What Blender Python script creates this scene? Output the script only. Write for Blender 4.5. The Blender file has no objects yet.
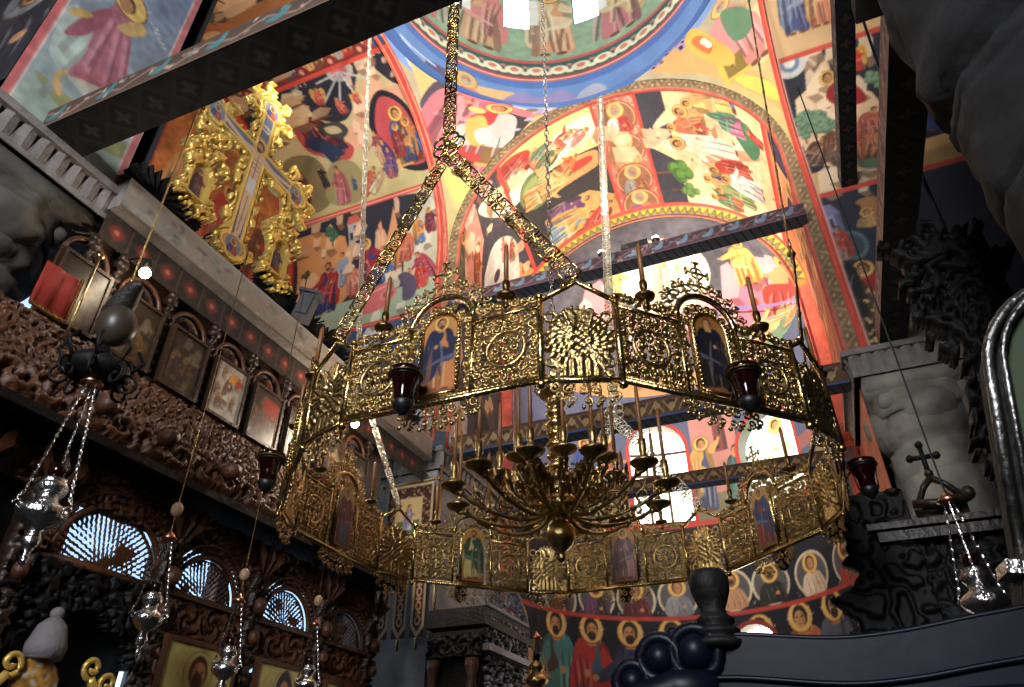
import bpy, bmesh, math, random
import numpy as np
from mathutils import Vector, Matrix
SC = bpy.context.scene
COL = SC.collection
PI = math.pi
rnd = random.Random(7)
RG = np.random.default_rng(11)

# ---------------------------------------------------------------- camera
F_PX, PITCH, YAW, EYE = 700.0, math.radians(33.9), math.radians(22.7), 1.6
cam_d = bpy.data.cameras.new('camera'); cam = bpy.data.objects.new('camera', cam_d); COL.objects.link(cam)
cam_d.sensor_fit = 'HORIZONTAL'; cam_d.sensor_width = 36; cam_d.lens = F_PX/1024*36
cam_d.clip_start = 0.02; cam_d.clip_end = 200
cam.location = (0, 0, EYE); cam.rotation_euler = (PI/2+PITCH, 0, YAW)
SC.camera = cam
_h = np.array([-math.sin(YAW), math.cos(YAW), 0]); _r = np.array([math.cos(YAW), math.sin(YAW), 0]); _u = np.array([0, 0, 1.])
FW = math.cos(PITCH)*_h+math.sin(PITCH)*_u; UP = -math.sin(PITCH)*_h+math.cos(PITCH)*_u
EYEP = np.array([0, 0, EYE])
def ray(x, y): return FW+_r*(x-512)/F_PX-UP*(y-343.5)/F_PX
def on(ax, px, py, v):                 # point of the plane axis=v seen along one sight line: used to survey the building
    d = ray(px, py); return EYEP+d*(v-EYEP[ax])/d[ax]

# ---------------------------------------------------------------- light and exposure
SC.view_settings.view_transform = 'Standard'; SC.view_settings.look = 'None'
SC.view_settings.gamma = 1; SC.view_settings.use_curve_mapping = False
SC.view_settings.exposure = 0.35
W = bpy.data.worlds.new('sky'); SC.world = W; W.use_nodes = True
W.node_tree.nodes['Background'].inputs[0].default_value = (.60, .74, 1, 1)
W.node_tree.nodes['Background'].inputs[1].default_value = .06
def area(name, loc, aim, size, size_y, power, col=(1, 1, 1), spread=180):
    l = bpy.data.lights.new(name, 'AREA'); l.shape = 'RECTANGLE'; l.size = size; l.size_y = size_y
    l.energy = power; l.color = col; l.spread = math.radians(spread)
    o = bpy.data.objects.new(name, l); COL.objects.link(o); o.location = loc
    o.rotation_euler = (Vector(aim)-Vector(loc)).to_track_quat('-Z', 'Y').to_euler(); return o
def spot(name, loc, aim, power, ang, col=(1, 1, 1), rad=.05, blend=.6):
    l = bpy.data.lights.new(name, 'SPOT'); l.energy = power; l.spot_size = math.radians(ang); l.spot_blend = blend
    l.color = col; l.shadow_soft_size = rad
    o = bpy.data.objects.new(name, l); COL.objects.link(o); o.location = loc
    o.rotation_euler = (Vector(aim)-Vector(loc)).to_track_quat('-Z', 'Y').to_euler(); return o
def point(name, loc, power, col=(1, 1, 1), rad=.03):
    l = bpy.data.lights.new(name, 'POINT'); l.energy = power; l.color = col; l.shadow_soft_size = rad
    o = bpy.data.objects.new(name, l); COL.objects.link(o); o.location = loc; return o
WARM = (1, .91, .78)
# floodlights clamped on the far tie beam, aimed into the vault and the conch; one more on the tie behind the viewer
spot('flood_vault', (-1.55, 6.45, 7.55), (-1.3, 6.9, 10.4), 270, 150, WARM, .06)
spot('flood_conch', (-1.15, 6.75, 7.55), (-1.0, 10.0, 7.6), 620, 120, WARM, .06)
spot('flood_dome', (-1.2, 2.3, 7.5), (-1.4, 5.6, 11.2), 640, 130, (1, .92, .8), .08)
spot('flood_east', (-2.6, 2.4, 7.3), (-5.0, 6.0, 9.2), 230, 110, (1, .9, .76), .08)
# daylight of the south window behind the viewer
area('south_window_light', (-.4, -4.2, 4.9), (-3.2, 6.4, 3.6), 1.6, 2.4, 380, (.94, .95, 1))

# ---------------------------------------------------------------- helpers: materials
def lin(c):
    c = np.asarray(c, float)/255.
    return np.where(c <= .04045, c/12.92, ((c+.055)/1.055)**2.4)
def mat(name, col, rough=.6, metal=0, bump=0, bscale=30, var=0, vscale=6, spec=.5, emit=None, es=0):
    m = bpy.data.materials.new(name); m.use_nodes = True; nt = m.node_tree; b = nt.nodes['Principled BSDF']
    c = tuple(lin(col)); b.inputs['Base Color'].default_value = (*c, 1)
    b.inputs['Roughness'].default_value = rough; b.inputs['Metallic'].default_value = metal
    b.inputs['Specular IOR Level'].default_value = spec
    if emit is not None:
        b.inputs['Emission Color'].default_value = (*tuple(lin(emit)), 1); b.inputs['Emission Strength'].default_value = es
    if bump or var:
        tc = nt.nodes.new('ShaderNodeTexCoord')
    if var:
        n = nt.nodes.new('ShaderNodeTexNoise'); n.inputs['Scale'].default_value = vscale; n.inputs['Detail'].default_value = 6
        nt.links.new(tc.outputs['Object'], n.inputs['Vector'])
        r = nt.nodes.new('ShaderNodeValToRGB'); r.color_ramp.elements[0].position = .3; r.color_ramp.elements[1].position = .7
        r.color_ramp.elements[0].color = (*[x*(1-var) for x in c], 1); r.color_ramp.elements[1].color = (*[min(1, x*(1+var)) for x in c], 1)
        nt.links.new(n.outputs[0], r.inputs[0]); nt.links.new(r.outputs[0], b.inputs['Base Color'])
    if bump:
        n2 = nt.nodes.new('ShaderNodeTexNoise'); n2.inputs['Scale'].default_value = bscale; n2.inputs['Detail'].default_value = 5
        nt.links.new(tc.outputs['Object'], n2.inputs['Vector'])
        bp = nt.nodes.new('ShaderNodeBump'); bp.inputs['Strength'].default_value = bump; bp.inputs['Distance'].default_value = .02
        nt.links.new(n2.outputs[0], bp.inputs['Height']); nt.links.new(bp.outputs[0], b.inputs['Normal'])
    return m
def paint_mat(name, rough=.75, bump=.1):
    m = bpy.data.materials.new(name); m.use_nodes = True; nt = m.node_tree; b = nt.nodes['Principled BSDF']
    a = nt.nodes.new('ShaderNodeVertexColor'); a.layer_name = 'paint'
    tc = nt.nodes.new('ShaderNodeTexCoord'); n = nt.nodes.new('ShaderNodeTexNoise'); n.inputs['Scale'].default_value = 3.5; n.inputs['Detail'].default_value = 8
    nt.links.new(tc.outputs['Object'], n.inputs['Vector'])
    mx = nt.nodes.new('ShaderNodeMix'); mx.data_type = 'RGBA'; mx.blend_type = 'MULTIPLY'; mx.inputs[0].default_value = .35
    r = nt.nodes.new('ShaderNodeValToRGB'); r.color_ramp.elements[0].position = .3; r.color_ramp.elements[0].color = (.55, .55, .55, 1); r.color_ramp.elements[1].position = .65
    nt.links.new(n.outputs[0], r.inputs[0]); nt.links.new(a.outputs[0], mx.inputs[6]); nt.links.new(r.outputs[0], mx.inputs[7])
    nt.links.new(mx.outputs[2], b.inputs['Base Color']); b.inputs['Roughness'].default_value = rough
    bp = nt.nodes.new('ShaderNodeBump'); bp.inputs['Strength'].default_value = bump; bp.inputs['Distance'].default_value = .01
    n2 = nt.nodes.new('ShaderNodeTexNoise'); n2.inputs['Scale'].default_value = 40
    nt.links.new(tc.outputs['Object'], n2.inputs['Vector']); nt.links.new(n2.outputs[0], bp.inputs['Height']); nt.links.new(bp.outputs[0], b.inputs['Normal'])
    return m
M_FRESCO = paint_mat('fresco plaster')
M_ICON = paint_mat('icon panel paint', .4, .02)
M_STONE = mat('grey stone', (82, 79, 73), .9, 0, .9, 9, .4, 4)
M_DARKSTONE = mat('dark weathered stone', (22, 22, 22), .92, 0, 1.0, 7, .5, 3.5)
M_ASHLAR = mat('pale ashlar', (150, 148, 146), .85, 0, .3, 20, .2, 4)
M_GOLD = mat('polished brass', (206, 178, 118), .24, 1, .25, 60)
M_BRASS = mat('old brass', (190, 162, 108), .3, 1, .3, 50)
M_DBRASS = mat('darkened brass', (116, 90, 52), .35, 1, .3, 50)
M_GILT = mat('gilded carving', (244, 202, 104), .38, .55, .3, 40, .15, 8)
M_SILVER = mat('chased silver', (205, 200, 196), .24, 1, .4, 45)
M_WOOD = mat('carved walnut', (80, 46, 24), .5, 0, .5, 30, .35, 9)
M_DWOOD = mat('dark oiled walnut', (44, 29, 19), .42, 0, .5, 30, .35, 9)
M_BLACK = mat('black stained wood', (15, 13, 12), .62, 0, .4, 24, .3, 8, spec=.25)
M_STALL = mat('stall of dark polished wood', (8, 10, 22), .4, 0, .06, 9, .25, 5, spec=.16)
M_WAX = mat('amber beeswax', (138, 90, 48), .4)
M_SOFTBLACK = mat('black iron', (14, 13, 12), .45)
M_DARKGLASS = mat('dark red lamp glass', (24, 3, 4), .08)
M_GLASSY = mat('black glazed lunette', (10, 11, 13), .05, spec=.8)
M_BULB = mat('lamp bulb', (255, 240, 210), .3, emit=(255, 236, 205), es=60)
M_SKYPANE = mat('window pane with bright sky', (235, 243, 255), .3, emit=(214, 232, 255), es=6)
M_SKYBLUE = mat('window pane with pale blue sky', (200, 220, 240), .3, emit=(170, 206, 240), es=1.1)
M_SKYPANE2 = mat('window pane in the apse', (255, 250, 235), .3, emit=(255, 246, 226), es=3.2)
M_RED = mat('red cloth', (150, 42, 26), .8, 0, .2, 60, .1)
M_EGG = mat('ostrich egg', (170, 138, 104), .5)
M_PINK = mat('painted stone cornice', (132, 124, 118), .8, 0, .5, 25, .25, 12)

# ---------------------------------------------------------------- helpers: meshes
class MB:
    def __init__(s): s.v = []; s.f = []
    def add(s, vs, fs, M=None):
        k = len(s.v)
        if M is not None: vs = [tuple(M @ Vector(v)) for v in vs]
        s.v += [tuple(v) for v in vs]; s.f += [tuple(k+i for i in f) for f in fs]; return s
    def box(s, c, d, M=None):
        x, y, z = c; a, b, e = d[0]/2, d[1]/2, d[2]/2
        vs = [(x+i*a, y+j*b, z+k*e) for i in (-1, 1) for j in (-1, 1) for k in (-1, 1)]
        return s.add(vs, [(0, 1, 3, 2), (4, 6, 7, 5), (0, 4, 5, 1), (2, 3, 7, 6), (0, 2, 6, 4), (1, 5, 7, 3)], M)
    def lathe(s, prof, n=16, M=None, c=(0, 0, 0)):
        vs = []; fs = []
        for r, z in prof:
            for k in range(n):
                a = 2*PI*k/n; vs.append((c[0]+r*math.cos(a), c[1]+r*math.sin(a), c[2]+z))
        for i in range(len(prof)-1):
            for k in range(n):
                q = (k+1) % n; fs.append((i*n+k, i*n+q, (i+1)*n+q, (i+1)*n+k))
        fs.append(tuple(range(n))[::-1]); fs.append(tuple((len(prof)-1)*n+k for k in range(n)))
        return s.add(vs, fs, M)
    def tube(s, path, r, n=6, M=None, closed=False, flat=1.0, axis=None):
        P = [Vector(p) for p in path]; N = len(P); vs = []; fs = []
        rr = r if hasattr(r, '__len__') else [r]*N
        ref = Vector(axis) if axis is not None else Vector((.31, .17, .93))
        for i in range(N):
            t = (P[(i+1) % N]-P[i-1]) if closed else (P[min(i+1, N-1)]-P[max(i-1, 0)])
            if t.length < 1e-9: t = Vector((0, 0, 1))
            t.normalize(); a = ref-t*ref.dot(t)
            if a.length < .05: a = Vector((1, 0, 0))-t*t.x
            a.normalize(); b = t.cross(a)
            for k in range(n):
                g = 2*PI*(k+.5)/n; vs.append(P[i]+a*(rr[i]*flat*math.cos(g))+b*(rr[i]*math.sin(g)))
        for i in range(N if closed else N-1):
            j = (i+1) % N
            for k in range(n):
                q = (k+1) % n; fs.append((i*n+k, i*n+q, j*n+q, j*n+k))
        if not closed: fs.append(tuple(range(n))[::-1]); fs.append(tuple((N-1)*n+k for k in range(n)))
        return s.add(vs, fs, M)
    def prism(s, poly, d0, d1, M=None):      # polygon in X,Z; depth along Y from d0 to d1
        n = len(poly); vs = [(x, d0, z) for x, z in poly]+[(x, d1, z) for x, z in poly]
        fs = [tuple(range(n)), tuple(range(2*n-1, n-1, -1))]+[(i, i+n, (i+1) % n+n, (i+1) % n) for i in range(n)]
        return s.add(vs, fs, M)
    def ball(s, c, r, n=10, M=None, sz=1.0):
        pr = [(max(1e-4, r*math.sin(PI*i/n)), -r*sz*math.cos(PI*i/n)) for i in range(n+1)]
        return s.lathe(pr, n+2, M, c)
    def build(s, name, m, parent=None, smooth=False, loc=None):
        me = bpy.data.meshes.new(name); me.from_pydata(s.v, [], s.f)
        bm = bmesh.new(); bm.from_mesh(me); bmesh.ops.recalc_face_normals(bm, faces=bm.faces); bm.to_mesh(me); bm.free()
        if smooth: me.polygons.foreach_set('use_smooth', [True]*len(me.polygons))
        return link(name, me, m, parent, loc)
def link(name, me, m, parent=None, loc=None):
    o = bpy.data.objects.new(name, me); COL.objects.link(o)
    if m is not None and not me.materials: me.materials.append(m)
    if parent is not None: o.parent = parent
    if loc is not None: o.location = loc
    return o
def tag(o, label=None, cat=None, group=None, kind=None):
    if label: o['label'] = label
    if cat: o['category'] = cat
    if group: o['group'] = group
    if kind: o['kind'] = kind
    return o
def empty(name, loc, rz=0, label=None, cat=None, group=None):
    o = bpy.data.objects.new(name, None); COL.objects.link(o); o.location = loc; o.rotation_euler = (0, 0, rz); o.empty_display_size = .05
    return tag(o, label, cat, group)
def copy_tree(o, parent=None, loc=None, rz=None, label=None, group=None):
    c = o.copy(); COL.objects.link(c)
    if parent is not None: c.parent = parent
    if loc is not None: c.location = loc
    if rz is not None: c.rotation_euler = (0, 0, rz)
    if label: c['label'] = label
    if group: c['group'] = group
    for ch in list(o.children): copy_tree(ch, c)
    return c
def vnoise(u, v, s, seed=0):
    u = np.asarray(u)*s; v = np.asarray(v)*s; i = np.floor(u).astype(int); j = np.floor(v).astype(int); f = u-i; g = v-j
    f = f*f*(3-2*f); g = g*g*(3-2*g)
    def hsh(a, b): return (np.sin(a*127.1+b*311.7+seed*74.7)*43758.5453) % 1.0
    return (hsh(i, j)*(1-f)+hsh(i+1, j)*f)*(1-g)+(hsh(i, j+1)*(1-f)+hsh(i+1, j+1)*f)*g
def sst(a, b, x): t = np.clip((x-a)/(b-a), 0, 1); return t*t*(3-2*t)
def carve(name, w, h, res, fn, m, parent=None, thick=.03, M=None, u0=None, v0=0, loc=None):
    """carved or pierced board: fn(u,v) gives the relief height, a hole where it is below 0; local X = u, Z = v, front towards -Y"""
    nu = max(3, int(w/res)); nv = max(3, int(h/res)); u0 = -w/2 if u0 is None else u0
    U, V = np.meshgrid(np.linspace(u0, u0+w, nu), np.linspace(v0, v0+h, nv)); H = fn(U, V); ok = H >= 0
    cell = ok[:-1, :-1] & ok[1:, :-1] & ok[:-1, 1:] & ok[1:, 1:]
    idx = np.arange(nu*nv).reshape(nv, nu); n = nu*nv
    front = np.stack([U.ravel(), -np.maximum(H, 0).ravel(), V.ravel()], 1); back = np.stack([U.ravel(), np.full(n, thick), V.ravel()], 1)
    a, b, c, d = idx[:-1, :-1][cell], idx[:-1, 1:][cell], idx[1:, 1:][cell], idx[1:, :-1][cell]
    F = [np.stack([a, b, c, d], 1), np.stack([a+n, d+n, c+n, b+n], 1)]
    p = np.zeros((nv+1, nu+1), bool); p[1:nv, 1:nu] = cell
    def side(mask, s, t): F.append(np.stack([s[mask], s[mask]+n, t[mask]+n, t[mask]], 1))
    A, B, C_, D = idx[:-1, :-1], idx[:-1, 1:], idx[1:, 1:], idx[1:, :-1]
    side(cell & ~p[0:nv-1, 1:nu], A, B); side(cell & ~p[2:nv+1, 1:nu], C_, D)
    side(cell & ~p[1:nv, 0:nu-1], D, A); side(cell & ~p[1:nv, 2:nu+1], B, C_)
    F = np.concatenate(F); vs = np.concatenate([front, back]); used = np.unique(F); re = np.full(len(vs), -1); re[used] = np.arange(len(used))
    vs = vs[used]; F = re[F]
    if M is not None:
        Mm = np.array(M); vs = vs@Mm[:3, :3].T+Mm[:3, 3]
    me = bpy.data.meshes.new(name); me.from_pydata(vs.tolist(), [], F.tolist())
    me.polygons.foreach_set('use_smooth', [True]*len(me.polygons))
    return link(name, me, m, parent, loc)
def vine(u, v, h, seed=0, arms=2):
    """acanthus scroll relief 0..1 in a band of height h"""
    k = np.floor(u/h); s = np.where(k % 2 == 0, 1., -1.); x = u-(k+.5)*h; y = v-h*.5; r = np.hypot(x, y)/(h*.5)+1e-6; th = np.arctan2(y, x)
    sp = .5+.5*np.cos(arms*th*s+7.5*np.sqrt(r)*1.6); petal = .5+.5*np.cos(9*th-6*r*s)
    a = np.where(r < 1.0, sp*.75+petal*.25*sst(.2, .6, r), .3+.6*vnoise(u, v, 14/h, seed))
    return sst(.25, .7, np.clip(a, 0, 1))
def acan(u, v, s, seed=0):
    """leafy carved relief 0..1"""
    n = vnoise(u, v, s, seed); m = vnoise(u+3.3, v+1.7, s*2.1, seed+3)
    return sst(.2, .75, np.clip(.5+.5*np.sin(10*n+5*m+s*.7*v), 0, 1))
RZ90 = Matrix.Rotation(PI/2, 4, 'Z')
def facing_east(x, y, z): return Matrix.Translation((x, y, z)) @ RZ90     # board facing +X, its u running along +Y
def spiral(cx, cz, r0, a0, turns, s=1, n=18, y=0):
    return [(cx+r0*(1-.82*i/n)*math.cos(a0+s*2*PI*turns*i/n), y, cz+r0*(1-.82*i/n)*math.sin(a0+s*2*PI*turns*i/n)) for i in range(n+1)]
# ---------------------------------------------------------------- painter: pictures on walls and icons, kept in the surface's own coordinates
SKIN = (196, 140, 92); GOLD = (226, 182, 100); NIGHT = (30, 32, 44); RED = (178, 60, 46); BLUE = (48, 70, 130); ROCK = (214, 176, 128)
OCH = (208, 158, 100); GREEN = (92, 112, 70); ROSE = (206, 116, 104); GREY = (150, 148, 140); WHITE = (236, 226, 208); BROWN = (110, 66, 42); PURP = (112, 72, 104)
def mixc(a, b, t): return tuple(x*(1-t)+y*t for x, y in zip(a, b))
class Canvas:
    SS = 2
    def __init__(s, U, V, res, base=(128, 128, 128)):
        s.U, s.V, s.res = U, V, res; s.nu = max(2, int(round(U/res)))+1; s.nv = max(2, int(round(V/res)))+1
        s.k = s.SS*(s.nu-1)/U; s.w = s.SS*(s.nu-1)+1; s.hh = s.SS*(s.nv-1)+1; s.kv = (s.hh-1)/V
        s.a = np.empty((s.hh, s.w, 3), np.float32); s.a[:] = base
    def poly(s, pts, col, al=1.0):
        P = np.array([(p[0]*s.k, p[1]*s.kv) for p in pts], float)
        x0, y0 = np.floor(P.min(0)).astype(int); x1, y1 = np.ceil(P.max(0)).astype(int)
        x0 = max(0, x0); y0 = max(0, y0); x1 = min(s.w-1, x1); y1 = min(s.hh-1, y1)
        if x1 < x0 or y1 < y0: return
        X, Y = np.meshgrid(np.arange(x0, x1+1), np.arange(y0, y1+1)); ins = np.zeros(X.shape, bool); n = len(P)
        for i in range(n):
            ax, ay = P[i]; bx, by = P[i-1]
            if ay == by: continue
            c = ((ay > Y) != (by > Y)) & (X < (bx-ax)*(Y-ay)/(by-ay)+ax); ins ^= c
        t = s.a[y0:y1+1, x0:x1+1]; t[ins] = t[ins]*(1-al)+np.array(col, np.float32)*al
    def spoly(s, pts, col, al=1.0): s.poly(smooth(pts), col, al)
    def ell(s, c, rx, ry, col, rot=0, al=1.0, n=20):
        ca, sa = math.cos(rot), math.sin(rot)
        s.poly([(c[0]+rx*math.cos(t)*ca-ry*math.sin(t)*sa, c[1]+rx*math.cos(t)*sa+ry*math.sin(t)*ca) for t in [2*PI*i/n for i in range(n)]], col, al)
    def line(s, pts, w, col, al=1.0):
        for a, b in zip(pts[:-1], pts[1:]):
            dx, dy = b[0]-a[0], b[1]-a[1]; L = math.hypot(dx, dy) or 1; nx, ny = -dy/L*w/2, dx/L*w/2
            s.poly([(a[0]+nx, a[1]+ny), (b[0]+nx, b[1]+ny), (b[0]-nx, b[1]-ny), (a[0]-nx, a[1]-ny)], col, al)
    def rect(s, u0, v0, u1, v1, col, al=1.0): s.poly([(u0, v0), (u1, v0), (u1, v1), (u0, v1)], col, al)
    def grad(s, c0, c1, axis=1):
        n = s.hh if axis else s.w; t = np.linspace(0, 1, n)[:, None]; g = np.array(c0)*(1-t)+np.array(c1)*t
        s.a[:] = g[:, None, :] if axis else g[None, :, :]
    def mottle(s, amt=.12, sc=5, seed=1):
        X, Y = np.meshgrid(np.arange(s.w)/s.k, np.arange(s.hh)/s.kv); s.a *= (1+amt*(vnoise(X, Y, sc, seed)-.5)+amt*(vnoise(X, Y, sc*4, seed+1)-.5))[..., None]
    def out(s):
        a = np.pad(s.a, ((1, 1), (1, 1), (0, 0)), 'edge')
        b = (a[:-2]+2*a[1:-1]+a[2:])/4; b = (b[:, :-2]+2*b[:, 1:-1]+b[:, 2:])/4
        return b[::2, ::2]
def smooth(pts, k=5):
    P = np.array(pts, float); n = len(P); o = []
    for i in range(n):
        a, b, c, d = P[i-1], P[i], P[(i+1) % n], P[(i+2) % n]
        for t in np.arange(k)/k: o.append(tuple(.5*(2*b+(c-a)*t+(2*a-5*b+4*c-d)*t*t+(3*b-a-3*c+d)*t**3)))
    return o
class Fig:
    """local frame: feet at (0,0), crown of the head at (0,1)"""
    def __init__(s, c, head, feet, flip=1, wide=1.0):
        s.c = c; s.o = np.array(feet, float); s.y = np.array(head, float)-s.o; s.L = math.hypot(*s.y); s.x = np.array([s.y[1], -s.y[0]])*flip*wide; s.rot = math.atan2(s.y[1], s.y[0])-PI/2
    def t(s, p): return tuple(s.o+s.x*p[0]+s.y*p[1])
    def P(s, pts, col, al=1.0, sm=True): q = [s.t(p) for p in pts]; s.c.poly(smooth(q) if sm else q, col, al)
    def E(s, p, rx, ry, col, al=1.0): s.c.ell(s.t(p), rx*s.L, ry*s.L, col, s.rot, al)
    def Ln(s, pts, w, col, al=1.0): s.c.line([s.t(p) for p in pts], w*s.L, col, al)
def head(f, y=.9, x=0, r=.052, halo=True, hair=(70, 44, 26), beard=False, skin=SKIN, hr=1.85, halo_col=GOLD):
    if halo:
        f.E((x, y), r*hr+.008, r*hr+.008, (120, 60, 30)); f.E((x, y), r*hr, r*hr, halo_col)
    f.E((x, y+.008), r*1.12, r*1.38, hair); f.E((x+.006, y-.012), r*.84, r*1.1, skin); f.E((x-.4*r, y-.012), r*.3, r*.9, mixc(skin, (90, 50, 30), .35), .6)
    if beard: f.E((x+.004, y-.05), r*.62, r*.62, hair)
    f.Ln([(x-.4*r, y+.006), (x-.1*r, y+.006)], .009, (60, 34, 20)); f.Ln([(x+.3*r, y+.006), (x+.6*r, y+.006)], .009, (60, 34, 20))
    f.Ln([(x+.1*r, y-.005), (x+.15*r, y-.028)], .007, (140, 86, 54)); f.Ln([(x-.1*r, y-.042), (x+.3*r, y-.042)], .007, (140, 60, 44))
def folds(f, xs, y0, y1, col, seed=0):
    q = random.Random(seed)
    for x in xs:
        l = mixc(col, (255, 245, 225), .38); d = mixc(col, (10, 8, 14), .45)
        a = q.uniform(-.06, .06); f.P([(x-.006, y1), (x+a, (y0+y1)/2), (x+a*1.5+.01, y0), (x+a*1.5+.03, y0), (x+a+.022, (y0+y1)/2)], d, .75); f.P([(x+.02, y1-.04), (x+a+.03, (y0+y1)/2), (x+a*1.4+.045, y0), (x+a*1.4+.06, y0+.02), (x+a+.05, (y0+y1)/2+.05)], l, .7)
def stand(c, hd, ft, robe=BLUE, mantle=RED, flip=1, halo=True, beard=False, hair=(70, 44, 26), arm='out', wings=None, wide=1.0, skin=SKIN, legs=False):
    f = Fig(c, hd, ft, flip, wide)
    if wings:
        for sgn in (-1, 1): f.P([(.06*sgn, .78), (.22*sgn, .98), (.33*sgn, .8), (.3*sgn, .45), (.2*sgn, .2), (.12*sgn, .5)], wings); f.Ln([(.1*sgn, .75), (.25*sgn, .85), (.27*sgn, .4)], .02, mixc(wings, (20, 10, 0), .4))
    bot = .32 if legs else .05
    if legs:
        for x in (-.06, .06): f.P([(x-.04, .36), (x+.04, .36), (x+.03, .03), (x-.03, .03)], mixc(skin, RED, .25))
    f.P([(-.11, .8), (0, .83), (.11, .8), (.13, .55), (.17, bot), (.06, bot-.02), (-.06, bot+.01), (-.16, bot), (-.13, .55)], robe)
    folds(f, (-.09, -.02, .06, .12), bot+.02, .6, robe, int(ft[0]*100))
    if mantle:
        f.P([(.05, .82), (.12, .79), (.16, .6), (.15, .4), (.1, .55)], mixc(mantle, (10, 8, 12), .3)); f.P([(-.13, .81), (-.01, .84), (.03, .74), (-.01, .62), (.12, .54), (.17, .46), (.12, .38), (.0, .36), (-.05, .2), (-.12, .14), (-.2, .16), (-.2, .5)], mantle); folds(f, (-.15, -.1, -.04), .22, .74, mantle, int(ft[0]*77)); f.P([(.16, .47), (.0, .43), (-.14, .36), (-.14, .33), (.02, .39), (.13, .4)], mixc(mantle, (255, 245, 225), .3), .8)
    f.P([(-.16, bot), (-.12, .5), (-.09, .5), (-.1, bot)], mixc(robe, (10, 8, 14), .4), .7); f.E((-.06, .02), .05, .022, BROWN); f.E((.07, .02), .05, .022, BROWN)
    m = mantle or robe
    if arm == 'out': f.P([(.08, .79), (.15, .7), (.27, .6), (.24, .55), (.11, .62), (.06, .68)], m); f.E((.28, .585), .03, .022, skin); f.E((-.05, .6), .026, .03, skin)
    elif arm == 'up': f.P([(.08, .79), (.15, .76), (.24, .9), (.2, .93), (.1, .84), (.06, .7)], m); f.E((.235, .95), .022, .03, skin); f.E((-.04, .6), .026, .03, skin)
    elif arm == 'chest': f.E((-.03, .64), .03, .024, skin); f.E((.07, .6), .03, .024, skin)
    f.P([(-.03, .86), (.03, .86), (.035, .8), (-.035, .8)], skin); head(f, .915, .0, .055, halo, hair, beard, skin)
def sit(c, hd, ft, robe=RED, mantle=BLUE, flip=1, halo=True, beard=False, hair=(70, 44, 26), seat=OCH, skin=SKIN):
    f = Fig(c, hd, ft, flip)
    if seat: f.P([(-.26, .0), (.12, .0), (.12, .36), (-.26, .36)], seat, sm=False); f.Ln([(-.26, .33), (.12, .33)], .03, mixc(seat, (255, 240, 200), .5)); f.P([(-.2, .04), (.06, .04), (.06, .28), (-.2, .28)], mixc(seat, (20, 10, 0), .4), sm=False)
    f.P([(-.17, .74), (0, .8), (.15, .74), (.18, .52), (.3, .44), (.3, .3), (.22, .05), (.02, .05), (.0, .3), (-.2, .3)], robe)
    f.P([(-.17, .75), (-.02, .79), (.02, .55), (.28, .46), (.31, .3), (.26, .16), (.1, .24), (-.2, .27), (-.23, .5)], mantle); folds(f, (-.1, 0, .12, .2), .14, .42, mantle, 3)
    f.E((.1, .02), .06, .025, BROWN); f.E((.22, .03), .06, .025, BROWN)
    f.P([(.06, .74), (.14, .7), (.24, .6), (.21, .55), (.1, .6)], robe); f.E((.24, .585), .03, .025, skin)
    head(f, .9, .01, .07, halo, hair, beard, skin)
def bust(c, hd, ft, robe=BLUE, mantle=RED, beard=True, hair=(70, 44, 26), halo=True, skin=SKIN, halo_col=GOLD):
    f = Fig(c, hd, ft)
    f.P([(-.12, .52), (0, .56), (.12, .52), (.3, .4), (.36, 0), (-.36, 0), (-.3, .4)], robe); f.P([(-.12, .52), (-.02, .54), (.0, .2), (-.1, 0), (-.36, 0), (-.3, .4)], mantle)
    folds(f, (-.2, -.05, .1, .22), .03, .42, robe, 5); f.E((.14, .2), .06, .05, skin); head(f, .72, 0, .13, halo, hair, beard, skin, 1.9, halo_col)
def rocks(c, pts, col=ROCK, seed=0, n=9):
    """stepped icon-painter's mountain: filled outline with bright ledges and dark clefts"""
    q = random.Random(seed); c.poly(pts, col); P = np.array(pts)
    lo, hi = P.min(0), P.max(0); s = (hi-lo)
    for i in range(n*2):
        a, b = P[i % len(P)], P[(i+1) % len(P)]; t = q.random(); p = a*(1-t)+b*t; g = P.mean(0); p = p*(1-.12-.5*q.random())+g*(.12+.5*q.random())
        w = (.05+.06*q.random())*s[0]+.02; h = (.05+.05*q.random())*s[1]+.02
        c.poly([(p[0]-w, p[1]-h), (p[0]-w*.5, p[1]+h), (p[0]+w*.2, p[1]+h*1.3), (p[0]+w, p[1]+h*.2), (p[0]+w*.4, p[1]-h)], mixc(col, (255, 240, 215), .4), .85)
        c.poly([(p[0]-w, p[1]-h), (p[0]+w*.4, p[1]-h), (p[0]+w*.9, p[1]-h*1.5), (p[0]-w*.2, p[1]-h*1.8)], mixc(col, (60, 30, 20), .45), .8)
def tree(c, p, r, col=(86, 104, 58), seed=0):
    q = random.Random(seed); c.line([(p[0], p[1]-r*1.8), p], r*.16, BROWN)
    for i in range(9):
        a = 2*PI*i/9; e = (p[0]+r*.65*math.cos(a)*q.random()*1.3, p[1]+r*.65*math.sin(a)*q.random()*1.3); c.ell(e, r*.42, r*.36, mixc(col, (20, 30, 20), .35)); c.ell((e[0]-.02*r, e[1]+.08*r), r*.33, r*.26, col)
def house(c, p, w, h, col=GREY, roof=RED):
    x, y = p; c.rect(x, y, x+w, y+h, col); c.rect(x+w*.7, y, x+w, y+h, mixc(col, (20, 20, 30), .35)); c.poly([(x-w*.08, y+h), (x+w*1.08, y+h), (x+w*.7, y+h*1.4), (x+w*.2, y+h*1.4)], roof)
    c.rect(x+w*.12, y+h*.1, x+w*.32, y+h*.5, (40, 34, 40)); c.rect(x+w*.42, y+h*.55, x+w*.58, y+h*.85, (40, 34, 40))
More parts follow.
